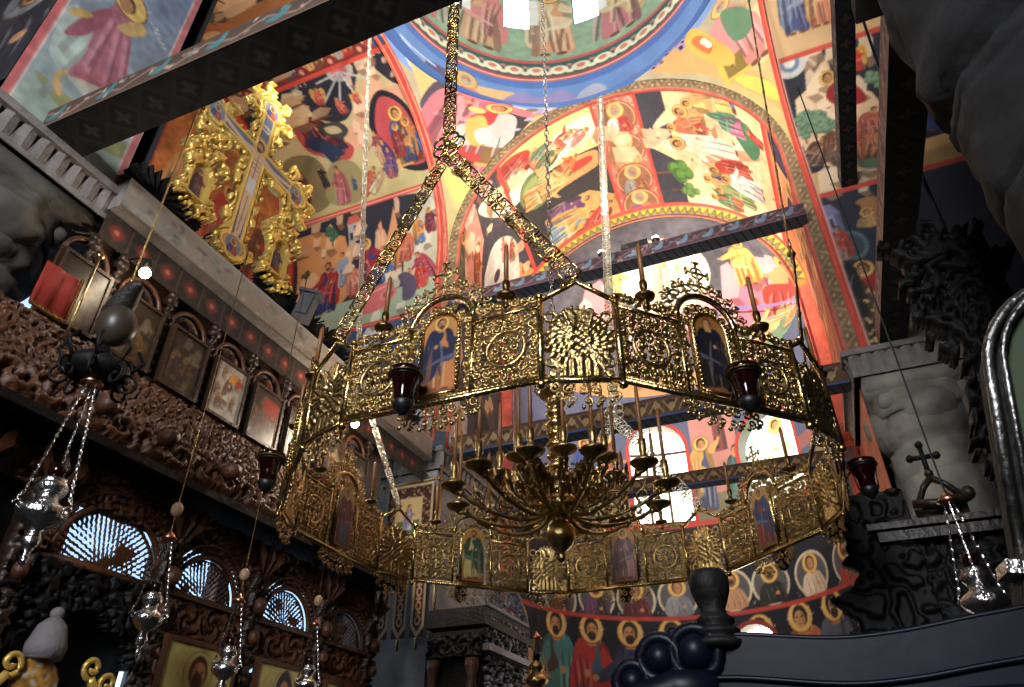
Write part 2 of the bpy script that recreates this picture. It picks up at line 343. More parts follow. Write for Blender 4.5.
def script_marks(c, p, d, size, n, seed=0, col=(226, 222, 210)):
    """white letter strokes of a faded painted title running along direction d"""
    q = random.Random(seed); dx, dy = d; L = math.hypot(dx, dy); dx, dy = dx/L, dy/L; x, y = p
    for i in range(n):
        if q.random() < .15: x += dx*size*.7; y += dy*size*.7; continue
        def T(a, b): return (x+dx*a*size-dy*b*size, y+dy*a*size+dx*b*size)
        for k in range(2+(i % 2)):
            a = q.choice([(0, 0, 0, 1), (.5, 0, .5, 1), (0, 1, .5, 1), (0, .5, .5, .5), (0, 0, .5, 1), (0, 0, .5, 0)]); c.line([T(a[0], a[1]), T(a[2], a[3])], size*.16, col)
        x += dx*size*.75; y += dy*size*.75
def medallion(c, p, r, bg=(196, 120, 96), ring=(150, 50, 36), **k):
    c.ell(p, r, r, ring, n=28); c.ell(p, r*.93, r*.93, (226, 190, 130), n=28); c.ell(p, r*.87, r*.87, bg, n=28)
    up = k.pop('up', (0, 1)); bust(c, (p[0]+up[0]*r*.95, p[1]+up[1]*r*.95), (p[0]-up[0]*r*.84, p[1]-up[1]*r*.84), **k)
class Surface:
    """grid surface fn(u,v)->xyz (numpy), u,v in metres, painted through its canvas"""
    def __init__(s, U, V, res, fn, base=(128, 128, 128), metric=None):
        s.c = Canvas(U, V, res, base); c = s.c; s.fn = fn; s.gu = np.linspace(0, U, c.nu); s.gv = np.linspace(0, V, c.nv); s.metric = metric
        s.UU, s.VV = np.meshgrid(s.gu, s.gv); s.X = np.stack(fn(s.UU, s.VV), -1)
        d = s.X-EYEP; z = d@FW; z = np.where(z < .05, np.nan, z); s.px = 512+F_PX*(d@_r)/z; s.py = 343.5-F_PX*(d@UP)/z
    def at(s, x, y):      # surface coordinates of the spot surveyed along one sight line
        e = (s.px-x)**2+(s.py-y)**2; j, i = np.unravel_index(np.nanargmin(e), e.shape); i = min(max(i, 0), s.c.nu-2); j = min(max(j, 0), s.c.nv-2)
        a = np.array([[s.px[j, i+1]-s.px[j, i], s.px[j+1, i]-s.px[j, i]], [s.py[j, i+1]-s.py[j, i], s.py[j+1, i]-s.py[j, i]]]); b = np.array([x-s.px[j, i], y-s.py[j, i]])
        try: q = np.clip(np.linalg.solve(a, b), -30, 30)
        except Exception: q = np.zeros(2)
        u, v = s.gu[i]+q[0]*(s.gu[1]-s.gu[0]), s.gv[j]+q[1]*(s.gv[1]-s.gv[0])
        return (u, v) if s.metric is None else tuple(float(t) for t in s.metric(u, v))
    def m(s, pts): return [s.at(*p) for p in pts]
    def build(s, name, label=None, parent=None, hole=None, mat_=None, kind='structure', flip=False):
        c = s.c; o_ = c.out()
        if s.metric is not None:
            mu, mv = s.metric(s.UU, s.VV); o_ = o_[np.clip((mv/c.V*(c.nv-1)).round().astype(int), 0, c.nv-1), np.clip((mu/c.U*(c.nu-1)).round().astype(int), 0, c.nu-1)]
        col = np.clip(lin(np.clip(o_, 0, 255)), 0, 1); n = c.nu*c.nv; idx = np.arange(n).reshape(c.nv, c.nu)
        f = np.stack([idx[:-1, :-1], idx[:-1, 1:], idx[1:, 1:], idx[1:, :-1]], -1).reshape(-1, 4)
        if hole is not None:
            uc = (s.UU[:-1, :-1]+s.UU[1:, 1:])/2; vc = (s.VV[:-1, :-1]+s.VV[1:, 1:])/2; f = f[~hole(uc, vc).ravel()]
        if flip: f = f[:, ::-1]
        me = bpy.data.meshes.new(name); vs = s.X.reshape(-1, 3); me.vertices.add(n); me.vertices.foreach_set('co', vs.ravel().astype(np.float32))
        me.loops.add(len(f)*4); me.loops.foreach_set('vertex_index', f.ravel().astype(np.int32)); me.polygons.add(len(f))
        me.polygons.foreach_set('loop_start', np.arange(0, len(f)*4, 4, dtype=np.int32)); me.polygons.foreach_set('loop_total', np.full(len(f), 4, np.int32))
        me.update(calc_edges=True); me.validate(); at = me.color_attributes.new('paint', 'FLOAT_COLOR', 'POINT')
        at.data.foreach_set('color', np.concatenate([col.reshape(-1, 3), np.ones((n, 1))], 1).ravel().astype(np.float32)); me.polygons.foreach_set('use_smooth', [True]*len(f))
        o = link(name, me, mat_ or M_FRESCO, parent)
        if kind: o['kind'] = kind
        if label: o['label'] = label
        return o
# ---------------------------------------------------------------- the church: domed bay with arms to the east (left), north (ahead) and west (right)
CX, CY, HX, HY, ZS = -1.415, 4.375, 2.365, 2.275, 8.2
XE, XW, YN, YS = CX-HX, CX+HX, CY+HY, CY-HY
def slab(name, c, d, m, label=None):
    o = MB().box(c, d).build(name, m); return tag(o, label, kind='structure')
slab('floor', (-1, 3, -.05), (12, 18, .1), M_DARKSTONE, 'worn stone floor of the church')
slab('wall_south', (-1, -4.6, 5), (12, .2, 10.2), M_DARKSTONE, 'dark south wall behind the viewer')
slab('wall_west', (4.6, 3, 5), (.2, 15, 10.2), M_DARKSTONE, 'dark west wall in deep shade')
slab('ceiling', (-1.2, -1.4, 10.15), (12, 6.3, .1), M_DARKSTONE, 'dim plastered ceiling over the south arm')
slab('wall_sanctuary_north', (-5.8, 6.75, 2.7), (1.8, .1, 5.4), M_BLACK, 'dark side wall of the sanctuary')
slab('wall_north', (1.9, 8.6, 2.6), (2.2, .2, 5.3), M_DARKSTONE, 'dark wall behind the far right column')
sw = MB().box((-.4, -4.47, 4.9), (1.7, .04, 2.5)).build('window_1', M_SKYPANE); tag(sw, 'bright window of the south wall', kind='structure')
DK = (46, 34, 28)
# --- east vault (north side wall, barrel, south side)
RE = 2.17; LE = 2.9; VE = LE*2+PI*RE
def prof_e(v):
    th = np.clip((v-LE)/RE, 0, PI); y = CY+RE*np.cos(th); z = ZS+RE*np.sin(th)
    return y, np.where(v < LE, 5.3+v, np.where(v > LE+PI*RE, ZS-(v-LE-PI*RE), z))
SE = Surface(2.8, VE, .017, lambda u, v: (XE-2.8+u, *prof_e(v)), (34, 34, 44))
c = SE.c; c.mottle(.3, 3)
vb = SE.at(432, 183)[1]; vt = SE.at(372, 55)[1]      # border between the two scenes, border under the medallion band
vl = SE.at(395, 318)[1]                              # lower border
c.rect(0, 0, 2.8, vl, (60, 84, 120)); c.rect(0, 0, 2.2, vl-.9, (16, 16, 18)); c.rect(2.2, 0, 2.8, vl-.9, (176, 172, 176)); c.rect(2.2, 0, 2.26, vl-.9, (200, 90, 90)); c.rect(2.2, 0, 2.8, .06, (200, 90, 90)); house(c, (1.6, vl-.75), .3, .5, (216, 206, 196), (200, 196, 190)); house(c, (2.2, vl-.8), .25, .45, (150, 150, 170), (120, 60, 50))  # lower left wall painted near-black for the deep shade there
# lower scene: the healing, figures on a pale green meadow under a night sky
c.rect(0, vl, 2.8, vb, (36, 38, 50)); c.poly([(0, vl), (2.8, vl), (2.8, vl+.5), (2.0, vl+.55), (1.2, vl+.42), (0, vl+.36)], (150, 168, 140))
rocks(c, SE.m([(292, 322), (294, 240), (318, 232), (345, 236), (352, 290), (330, 318)]), (204, 142, 88), 1)
rocks(c, SE.m([(375, 278), (378, 225), (381, 220), (385, 245), (393, 206), (400, 240), (402, 280)]), (214, 150, 104), 2)
rocks(c, SE.m([(402, 282), (404, 235), (418, 212), (428, 194), (440, 206), (448, 270), (440, 285)]), (190, 186, 160), 3)
c.spoly(SE.m([(297, 330), (340, 318), (440, 290), (447, 272), (420, 284), (380, 292), (330, 306), (296, 316)]), (160, 178, 150))
house(c, SE.at(349, 243), .26, .3, (170, 168, 164), (190, 90, 74)); tree(c, SE.at(332, 233), .13, (70, 110, 84), 4); tree(c, SE.at(306, 276), .08, (58, 84, 54), 5)
for i, (h, f, ro, ma) in enumerate([((328, 262), (325, 314), (40, 50, 104), (156, 40, 40)), ((364, 240), (375, 288), (44, 62, 120), (150, 34, 50)), ((342, 252), (345, 286), (140, 150, 170), None), ((352, 264), (356, 296), (196, 92, 84), (206, 130, 110)),
        ((391, 240), (390, 272), (70, 100, 160), (214, 140, 60)), ((417, 216), (420, 244), (90, 120, 170), (206, 130, 50)), ((405, 228), (405, 262), (190, 90, 70), (206, 110, 80)), ((428, 208), (432, 232), (130, 44, 54), (96, 30, 50)),
        ((416, 252), (430, 278), (160, 66, 94), (170, 60, 80)), ((420, 262), (421, 288), (200, 70, 60), (176, 50, 44)), ((409, 268), (409, 285), (210, 120, 80), None)]):
    stand(c, SE.at(*h), SE.at(*f), ro, ma, 1 if i % 2 else -1, halo=i in (1, 7), beard=i % 3 == 0, wide=1.1)
c.spoly(SE.m([(398, 276), (407, 272), (416, 280), (414, 296), (403, 300), (402, 286)]), (84, 74, 96))
c.spoly(SE.m([(362, 296), (388, 282), (394, 290), (390, 302), (378, 310), (362, 314)]), (196, 104, 104)); c.line(SE.m([(364, 297), (390, 284)]), .03, (226, 160, 150)); c.ell(SE.at(388, 294), .14, .11, (206, 124, 120)); c.ell(SE.at(388, 294), .09, .07, (170, 80, 84))
script_marks(c, SE.at(363, 207), (1, .02), .06, 12, 3)
# nativity on the curve of the vault
c.rect(0, vb, 2.8, vt, (34, 35, 48)); g0 = SE.at(290, 228)[1]
c.spoly(SE.m([(286, 232), (272, 180), (276, 120), (286, 94), (300, 108), (316, 118), (340, 122), (352, 110), (356, 78), (366, 64), (392, 82), (418, 96), (434, 182), (400, 196), (330, 216)]), (196, 178, 132))
c.spoly(SE.m([(286, 232), (278, 190), (300, 168), (340, 164), (400, 170), (436, 176), (432, 186), (360, 208)]), (186, 174, 122))
rocks(c, SE.m([(276, 122), (282, 94), (296, 92), (302, 104), (316, 116), (306, 124)]), (200, 184, 142), 4, 6)
rocks(c, SE.m([(344, 130), (358, 116), (362, 84), (366, 66), (376, 70), (384, 90), (372, 104), (366, 124), (368, 150), (352, 150)]), (216, 164, 132), 5, 12)
rocks(c, SE.m([(376, 92), (396, 84), (412, 92), (408, 100), (386, 98)]), (206, 150, 124), 6, 6)
c.spoly(SE.m([(370, 128), (370, 104), (380, 90), (402, 100), (420, 128), (432, 166), (404, 168), (388, 146)]), (24, 22, 30)); c.spoly(SE.m([(376, 130), (376, 104), (384, 96), (402, 106), (416, 130), (426, 160), (404, 164), (390, 148)]), (186, 74, 78))
sp = SE.at(339, 72); c.ell(sp, .2, .14, (176, 172, 166)); c.ell(sp, .13, .09, (196, 110, 104))
for x, y in ((316, 84), (324, 104), (340, 108), (356, 96), (366, 78)): c.line([sp, SE.at(x, y)], .03, (190, 190, 190))
for h, f, w in (((315, 88), (322, 106), (196, 160, 90)), ((352, 92), (360, 104), (206, 160, 80)), ((335, 98), (346, 114), None)): stand(c, SE.at(*h), SE.at(*f), (176, 66, 54), (196, 90, 74), halo=True, wings=w, wide=1.3)
c.spoly(SE.m([(290, 122), (292, 114), (302, 120), (320, 138), (342, 140), (354, 148), (348, 160), (326, 158), (304, 148)]), (178, 74, 64))
stand(c, SE.at(294, 117), SE.at(343, 156), (40, 50, 76), (104, 30, 30), -1, True, wide=1.3); c.spoly(SE.m([(306, 140), (320, 138), (344, 152), (336, 156), (312, 150)]), (38, 48, 80))
c.spoly(SE.m([(318, 126), (338, 122), (348, 130), (342, 138), (324, 134)]), (60, 60, 60)); c.spoly(SE.m([(324, 128), (336, 126), (342, 132), (330, 134)]), (190, 170, 130))
sit(c, SE.at(392, 108), SE.at(412, 164), (120, 34, 40), (46, 74, 130), 1); stand(c, SE.at(404, 118), SE.at(412, 162), (40, 58, 100), (180, 120, 60), -1); stand(c, SE.at(394, 124), SE.at(402, 158), (140, 44, 40), (120, 40, 44), 1)
for i, (h, f) in enumerate([((372, 130), (386, 160)), ((380, 138), (392, 174)), ((386, 146), (394, 178)), ((376, 142), (384, 164))]): stand(c, SE.at(*h), SE.at(*f), [PURP, (64, 56, 120), (150, 80, 90), (196, 150, 110)][i], [(150, 60, 70), (60, 50, 110), (84, 60, 110), None][i], -1, halo=False)
c.spoly(SE.m([(278, 196), (284, 162), (310, 156), (326, 172), (330, 204), (300, 216)]), (128, 112, 76)); c.spoly(SE.m([(326, 196), (330, 166), (348, 160), (362, 172), (364, 198), (340, 206)]), (150, 138, 96))
for i, (h, f, ro) in enumerate([((300, 172), (306, 210), (96, 62, 46)), ((317, 166), (328, 188), (30, 30, 34)), ((335, 166), (346, 204), (190, 100, 110)), ((352, 176), (356, 190), (60, 80, 110)), ((374, 166), (364, 196), (200, 96, 66)), ((296, 182), (304, 214), (70, 50, 44)), ((384, 168), (372, 194), (210, 196, 150))]): stand(c, SE.at(*h), SE.at(*f), ro, None if i % 2 else mixc(ro, (120, 60, 50), .4), 1 if i % 2 else -1, halo=False)
script_marks(c, SE.at(356, 62), (1, 0), .06, 12, 4); script_marks(c, SE.at(290, 92), (1, 0), .05, 8, 5)
# medallion band along the crown, second half of the vault: an orchard scene with rocks
c.rect(0, vt, 2.8, vt+.5, (118, 40, 36)); c.rect(0, vt, 2.8, vt+.07, (206, 76, 62)); c.rect(0, vt+.5, 2.8, vt+.57, (206, 76, 62))
for k in range(6):
    medallion(c, (.25+.48*k, vt+.29), .2, (150, 140, 110), robe=[BROWN, RED, BLUE][k % 3], mantle=[OCH, GREY, RED][k % 3])
    for q in range(3): c.ell((.49+.48*k, vt+.14+.14*q), .035, .045, (206, 150, 120))
v2 = vt+.57; c.rect(0, v2, 2.8, VE, (38, 34, 36))
rocks(c, [(0, v2+2.2), (0, v2+1.2), (.5, v2+.7), (.9, v2+1.1), (1.3, v2+.9), (1.8, v2+1.3), (2.8, v2+1.0), (2.8, v2+1.7), (1.5, v2+2.0)], (188, 140, 88), 7, 16)
rocks(c, [(0, v2+.5), (.3, v2+.1), (.9, v2+.3), (1.4, v2+.15), (2.8, v2+.5), (2.8, v2+.9), (1.2, v2+.75)], (150, 98, 56), 8, 12)
c.spoly([(.4, v2+.5), (.9, v2+.35), (1.2, v2+.6), (.9, v2+.85), (.5, v2+.8)], (170, 104, 60)); c.ell((.8, v2+.6), .14, .1, (214, 176, 120))
c.spoly([(1.5, v2+1.6), (2.0, v2+1.45), (2.8, v2+1.5), (2.8, v2+2.3), (1.9, v2+2.2)], (84, 106, 128)); c.spoly([(1.6, v2+1.75), (2.1, v2+1.65), (2.8, v2+1.7), (2.8, v2+1.85), (2.0, v2+1.85)], (50, 66, 86))
for k in range(7): tree(c, (.2+.4*k, v2+.95+.3*(k % 2)), .12, (78, 92, 48), k)
for k in range(6): stand(c, (.3+.45*k, v2+2.1), (.3+.45*k, v2+2.8), [RED, OCH, BLUE][k % 3], [BLUE, GREEN, OCH][k % 3], 1, k % 2 == 0)
for v in (vb, vl): c.rect(0, v-.04, 2.8, v+.04, (196, 66, 58)); c.rect(0, v-.008, 2.8, v+.008, (236, 190, 170))
c.rect(0, 0, .16, VE, (200, 88, 64)); c.rect(.13, 0, .17, VE, (140, 36, 32)); c.rect(2.72, vl-.6, 2.8, vt, (196, 66, 58))
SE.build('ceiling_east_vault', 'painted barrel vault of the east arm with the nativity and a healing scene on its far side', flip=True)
# --- east end wall with the sanctuary windows
def arch_cut(u, v): return (v > 6.2) & (np.hypot(u-RE, v-6.2) > RE)
EW = Surface(2*RE, 6.2+RE, .03, lambda u, v: (XE-2.8+0*u, CY-RE+u, 2.0+v), (176, 108, 60)); c = EW.c; c.mottle(.4, 4)
WINS = [(-6.58, 2.75, 3.55, 3.1, 8.2), (-6.58, 4.5, 5.6, 3.1, 7.2), (-6.58, 5.8, 6.5, 3.1, 4.7)]
def east_hole(u, v):
    h = arch_cut(u, v); y = u+CY-RE; z = v+2.0
    for x, y0, y1, z0, z1 in WINS: h |= (y > y0) & (y < y1) & (z > z0) & (z < z1)
    return h
for k in range(6): c.rect(.1+.75*k, 0, .16+.75*k, 8.3, (150, 44, 36))
for k in range(5): stand(c, (.5+.8*k, 7.2), (.5+.8*k, 5.9), [OCH, RED, GREEN][k % 3], [RED, BROWN, OCH][k % 3])
EW.build('wall_east', 'ochre sanctuary end wall behind the screen', hole=east_hole)
for k, (x, y0, y1, z0, z1) in enumerate(WINS):
    o = MB().box((x-.15, (y0+y1)/2, (z0+z1)/2), (.03, y1-y0, z1-z0)).build('window_%d' % (k+2), M_SKYBLUE); tag(o, 'tall bright sanctuary window behind the carved screen', kind='structure')
for k, (x0, x1, z0, z1) in enumerate(((-6.5, -5.2, 2.9, 4.1), (-5.05, -4.35, 2.8, 3.9))): tag(MB().box(((x0+x1)/2, 6.68, (z0+z1)/2), (x1-x0, .03, z1-z0)).build('window_%d' % (k+20), M_SKYBLUE), 'pale blue glowing pane added behind the pierced arches', kind='structure')  # glowing panes added so bluish daylight shows through the pierced arches
# --- west vault, north half: prayer in the garden and standing saints
RW = 2.2; VW = LE+RW*1.9
SW = Surface(2.7, VW, .018, lambda u, v: (XW+u, np.where(v < LE, CY+RW, CY+RW*np.cos(np.clip((v-LE)/RW, 0, PI))), np.where(v < LE, 5.3+v, ZS+RW*np.sin(np.clip((v-LE)/RW, 0, PI)))), (36, 38, 48))
c = SW.c; c.mottle(.3, 3)
b1 = SW.at(850, 188)[1]; b2 = SW.at(815, 50)[1]
c.rect(0, 0, 2.7, b1, (44, 46, 58)); c.rect(0, 0, 2.7, .25, (120, 116, 84))
house(c, SW.at(829, 245), .2, .4, (150, 146, 180), (130, 120, 160)); c.ell(SW.at(853, 245), .15, .2, (90, 110, 110)); c.ell(SW.at(853, 245), .11, .15, (60, 74, 80))
c.rect(*SW.at(868, 228), SW.at(874, 195)[0], SW.at(874, 195)[1], (170, 120, 76)); c.line(SW.m([(856, 203), (886, 196)]), .05, (170, 120, 76))
bust(c, SW.at(866, 207), SW.at(868, 226), (196, 150, 90), (150, 120, 80), False)
for h, f, ro, ma, be in (((862, 262), (876, 346), (150, 44, 30), (176, 48, 32), False), ((847, 268), (862, 350), (60, 44, 34), (84, 66, 44), True), ((838, 252), (846, 330), (70, 62, 60), (40, 36, 40), True), ((828, 228), (836, 262), (196, 190, 170), GREY, False), ((836, 226), (846, 262), (150, 120, 110), RED, False)):
    stand(c, SW.at(*h), SW.at(*f), ro, ma, -1, h[0] > 845, be)
q = random.Random(3)
for k in range(34):
    p = SW.at(q.uniform(862, 884), q.uniform(288, 345)); c.ell(p, .018, .018, (226, 190, 120))
c.rect(0, b1, 2.7, b2, (38, 38, 48)); c.poly([(0, b1), (2.7, b1), (2.7, b1+.5), (1.4, b1+.42), (0, b1+.36)], (206, 164, 108))
rocks(c, SW.m([(795, 100), (806, 90), (818, 66), (826, 56), (834, 80), (872, 92), (888, 110), (884, 150), (860, 166), (812, 166), (800, 140)]), (226, 190, 150), 11, 14)
c.ell(SW.at(789, 63), .2, .2, (206, 204, 196)); c.ell(SW.at(789, 63), .12, .12, (110, 130, 160)); c.ell(SW.at(789, 63), .07, .07, (226, 220, 210))
c.spoly(SW.m([(826, 96), (832, 84), (848, 82), (862, 90), (866, 100), (850, 106), (834, 104)]), (150, 36, 40)); head(Fig(c, SW.at(826, 70), SW.at(834, 108)), .8, 0, .1)
stand(c, SW.at(852, 46), SW.at(858, 72), (176, 48, 40), (200, 70, 56), 1, True, wings=(214, 160, 70), wide=1.3)
for k, (x, y) in enumerate(((806, 116), (812, 124), (803, 130), (820, 118), (876, 78), (826, 128))): tree(c, SW.at(x, y), .13, (120, 148, 118), k)
for i, (h, f, ro, ma) in enumerate([((824, 136), (812, 166), (96, 70, 56), (120, 84, 64)), ((830, 146), (846, 164), (84, 66, 50), (110, 84, 66)), ((858, 122), (866, 156), (150, 110, 90), RED), ((874, 106), (872, 140), (190, 110, 90), (176, 90, 74)), ((862, 138), (880, 158), (160, 44, 44), (176, 60, 50)), ((880, 128), (878, 160), (120, 90, 70), (196, 120, 90)), ((850, 140), (852, 164), (110, 130, 100), (190, 100, 70)), ((836, 126), (838, 152), (170, 120, 100), BROWN)]):
    stand(c, SW.at(*h), SW.at(*f), ro, ma, 1 if i % 2 else -1, halo=False, beard=i % 2 == 0, wide=1.7, arm='chest')
stand(c, SW.at(922, 74), SW.at(926, 132), (36, 54, 110), (150, 44, 40), 1, True); c.spoly(SW.m([(860, 160), (884, 158), (886, 166), (862, 168)]), (96, 116, 92))
c.rect(0, b2, 2.7, VW, (214, 176, 128)); c.rect(0, b2+.9, 2.7, VW, (90, 110, 150))
for i, (h, f, ro, ma) in enumerate([((786, -40), (798, 34), (70, 80, 120), (120, 130, 160)), ((850, -30), (856, 24), (176, 56, 46), (206, 110, 90)), ((812, -40), (822, 26), (196, 120, 90), (200, 150, 100)), ((886, -30), (890, 12), RED, OCH)]): stand(c, SW.at(*h), SW.at(*f), ro, ma)
for v in (b1, b2): c.rect(0, v-.035, 2.7, v+.035, (200, 76, 62))
c.rect(0, 0, .08, VW, (210, 84, 66)); c.rect(.07, 0, .085, VW, (240, 200, 180))
SW.build('ceiling_west_vault', 'painted vault of the west arm with the prayer in the garden above standing saints')
# --- north arm: rampant vault between the front arch and the conch
R1 = 2.26; ZB = .6; Y0, Y1, DZ = 6.72, 8.4, .8; JB = 7.6; VN = 2*JB+PI*R1; UN = 2.1
def fn_n(u, v):
    s = u/UN; zc = ZS+.14-(DZ+.06)*s; th = np.clip((v-JB)/R1, 0, PI); y = Y0+(Y1-Y0)*s
    x = CX-R1*np.cos(th); z = zc+R1*np.sin(th)
    z = np.where(v < JB, ZB+(zc-ZB)*v/JB, np.where(v > JB+PI*R1, ZB+(zc-ZB)*(VN-v)/JB, z)); return x, y, z
NV = Surface(UN, VN, .016, fn_n, (224, 150, 110)); c = NV.c
vA, vB, vC, vD = NV.at(527, 247)[1], NV.at(605, 160)[1], NV.at(652, 158)[1], NV.at(768, 158)[1]
c.rect(0, 0, UN, JB*.6, (150, 150, 150)); c.rect(0, JB*.6, UN, vA, (70, 62, 66))
for k in range(12): c.line([(0, .35+.38*k), (UN, .35+.38*k)], .015, (110, 108, 106))
rocks(c, NV.m([(452, 292), (456, 250), (462, 222), (476, 208), (484, 240), (482, 290)]), (214, 140, 120), 1); rocks(c, NV.m([(500, 285), (520, 262), (540, 272), (560, 300), (520, 312)]), (206, 150, 90), 2)
c.spoly(NV.m([(486, 290), (488, 262), (496, 242), (510, 236), (518, 250), (516, 288)]), (216, 206, 190)); c.ell(NV.at(497, 276), .07, .12, (70, 50, 50))
for i, (h, f, ro, ma) in enumerate([((464, 232), (460, 292), (110, 110, 70), (90, 96, 60)), ((479, 242), (478, 292), (176, 90, 44), (150, 66, 34)), ((503, 238), (505, 262), (200, 110, 100), ROSE), ((512, 238), (512, 262), (206, 130, 100), RED), ((500, 305), (498, 330), OCH, (206, 160, 110)), ((524, 296), (520, 325), (206, 140, 70), OCH)]): stand(c, NV.at(*h), NV.at(*f), ro, ma, 1 if i % 2 else -1, i < 4)
c.rect(.1, JB*.61, .7, JB*.61+.8, (206, 196, 190)); sit(c, (.42, JB*.61+.7), (.4, JB*.61+.06), OCH, (226, 190, 110)); c.rect(0, JB*.595, UN, JB*.61, (196, 66, 58)); c.rect(.95, JB*.62, 1.75, JB*.62+.85, (22, 22, 24)); c.ell((1.35, JB*.62+.85), .4, .35, (22, 22, 24)); c.spoly([(1.0, JB*.62), (1.3, JB*.63+.1), (1.2, JB*.62+.6), (1.0, JB*.62+.7)], (96, 94, 92)); c.line([(1.2, JB*.62+.3), (1.7, JB*.62+.2)], .1, (110, 96, 84))  # near-black arch paints the dark inside an open passage
# scene left of the crown strip
c.rect(0, vA, UN, vB, (52, 46, 44)); c.rect(0, vA, .75, vB, (214, 204, 130)); c.spoly(NV.m([(478, 210), (520, 170), (575, 120), (600, 112), (606, 128), (570, 150), (540, 180), (505, 215)]), (240, 226, 190))
c.ell(NV.at(536, 190), .3, .34, (106, 120, 72)); c.ell(NV.at(536, 190), .22, .26, (140, 150, 90))
rocks(c, NV.m([(545, 222), (560, 205), (590, 190), (622, 195), (640, 214), (610, 228), (580, 250), (556, 252)]), (206, 150, 92), 3, 12)
c.spoly(NV.m([(548, 176), (592, 150), (598, 158), (594, 168), (556, 192), (548, 186)]), (226, 150, 92)); c.spoly(NV.m([(560, 172), (588, 156), (590, 162), (562, 180)]), (196, 60, 44))
for i, (h, f, ro, ma) in enumerate([((577, 154), (556, 178), RED, (214, 110, 60)), ((538, 152), (498, 186), (196, 90, 70), RED), ((523, 166), (506, 190), (200, 60, 50), (226, 200, 170)), ((552, 142), (530, 168), (214, 130, 90), (110, 140, 110)), ((572, 130), (548, 156), (230, 196, 150), (200, 80, 60)), ((560, 148), (536, 176), OCH, GREEN), ((588, 128), (566, 146), (226, 210, 190), ROSE), ((560, 184), (524, 205), (214, 150, 80), OCH), ((590, 196), (550, 226), PURP, (96, 60, 96)), ((596, 212), (548, 236), (120, 140, 150), (206, 150, 80)), ((598, 226), (560, 258), (130, 50, 40), (150, 60, 44)), ((612, 200), (590, 236), OCH, RED), ((572, 172), (540, 196), (214, 160, 90), (226, 180, 110))]): stand(c, NV.at(*h), NV.at(*f), ro, ma, 1 if i % 2 else -1, True, wide=1.25, arm=['out', 'up', 'chest'][i % 3])
script_marks(c, NV.at(600, 136), (.05, -1), .07, 14, 8)
# scene right of the strip
c.rect(0, vC, UN, vD, (232, 200, 150)); c.rect(0, vC, UN, vC+.4, (56, 54, 62)); c.spoly(NV.m([(652, 130), (690, 118), (700, 150), (690, 200), (720, 205), (760, 200), (756, 140), (730, 110), (680, 100)]), (236, 206, 160))
rocks(c, NV.m([(652, 148), (670, 138), (690, 140), (700, 160), (676, 160)]), (236, 196, 150), 5, 8)
tree(c, NV.at(680, 172), .26, (96, 140, 60), 9); tree(c, NV.at(690, 190), .16, (110, 150, 70), 10); house(c, NV.at(700, 205), .3, .24, (222, 206, 186), (170, 90, 70))
c.spoly(NV.m([(668, 142), (700, 140), (736, 144), (738, 150), (700, 150), (670, 150)]), (236, 224, 196)); c.spoly(NV.m([(706, 156), (752, 152), (758, 162), (710, 164)]), (226, 150, 120)); c.spoly(NV.m([(730, 126), (746, 124), (760, 150), (752, 160)]), (70, 120, 84))
for i, (h, f, ro, ma) in enumerate([((672, 144), (736, 148), (230, 216, 190), None), ((674, 112), (738, 118), (110, 130, 190), OCH), ((682, 104), (732, 106), (226, 196, 110), OCH), ((668, 128), (706, 124), (206, 140, 80), (214, 110, 80)), ((700, 122), (744, 130), (196, 110, 140), (80, 130, 100)), ((746, 132), (764, 148), (200, 60, 50), RED), ((710, 170), (752, 176), (196, 70, 56), RED), ((704, 178), (748, 190), (60, 70, 120), OCH), ((716, 190), (756, 204), (110, 120, 70), (150, 160, 100)), ((722, 178), (764, 196), (226, 210, 200), WHITE), ((690, 128), (718, 132), (236, 196, 140), RED), ((712, 196), (744, 208), (190, 90, 60), GREEN)]): stand(c, NV.at(*h), NV.at(*f), ro, ma, 1 if i % 2 else -1, True, wide=1.2, arm=['out', 'chest', 'up'][i % 3])
script_marks(c, NV.at(650, 128), (.8, -.5), .07, 12, 12)
# crown strip with four medallions
c.rect(0, vB, UN, vC, (206, 110, 90)); c.rect(0, vB, UN, vB+.05, (206, 70, 56)); c.rect(0, vC-.05, UN, vC, (206, 70, 56))
q = random.Random(4)
for k in range(260): c.ell((q.uniform(0, UN), q.uniform(vB+.06, vC-.06)), .02, .012, (236, 190, 160), q.uniform(0, 3))
for k, (x, y) in enumerate(((607, 121), (625, 150), (640, 178), (653, 202))):
    p = NV.at(x, y); medallion(c, (p[0], (vB+vC)/2), min(.3, (vC-vB)*.42), (150, 98, 72), robe=[RED, OCH, (150, 90, 50), ROSE][k], mantle=[WHITE, OCH, GREY, PURP][k], up=(-1, 0), hair=(150, 140, 130))
# scene down the right side, and the orange jamb
c.rect(0, vD, UN, VN-JB*.42, (226, 130, 84)); c.rect(0, vD, UN, vD+.08, (214, 84, 66)); rocks(c, [(0.2, vD+.3), (1, vD+.2), (1.8, vD+.6), (1.7, vD+1.6), (.6, vD+1.9)], (234, 164, 110), 6, 12); c.spoly([(.9, vD+.5), (1.3, vD+.4), (1.5, vD+.9), (1.1, vD+1.1)], (56, 48, 58)); c.spoly([(.1, vD+.15), (.5, vD+.2), (.55, vD+.6), (.2, vD+.55)], (60, 56, 80))
for k in range(7): stand(c, (.25+.26*k, vD+.5+.2*(k % 2)), (.3+.26*k, vD+1.5+.3*(k % 2)), [OCH, RED, ROSE][k % 3], [(230, 150, 90), OCH, RED][k % 3], wide=1.2)
c.rect(0, VN-JB*.42, UN, VN, (206, 84, 60)); c.rect(.5, VN-JB*.4, UN-.2, VN-.1, (90, 80, 84)); c.rect(0, VN-JB*.2, UN, VN, (60, 56, 54))
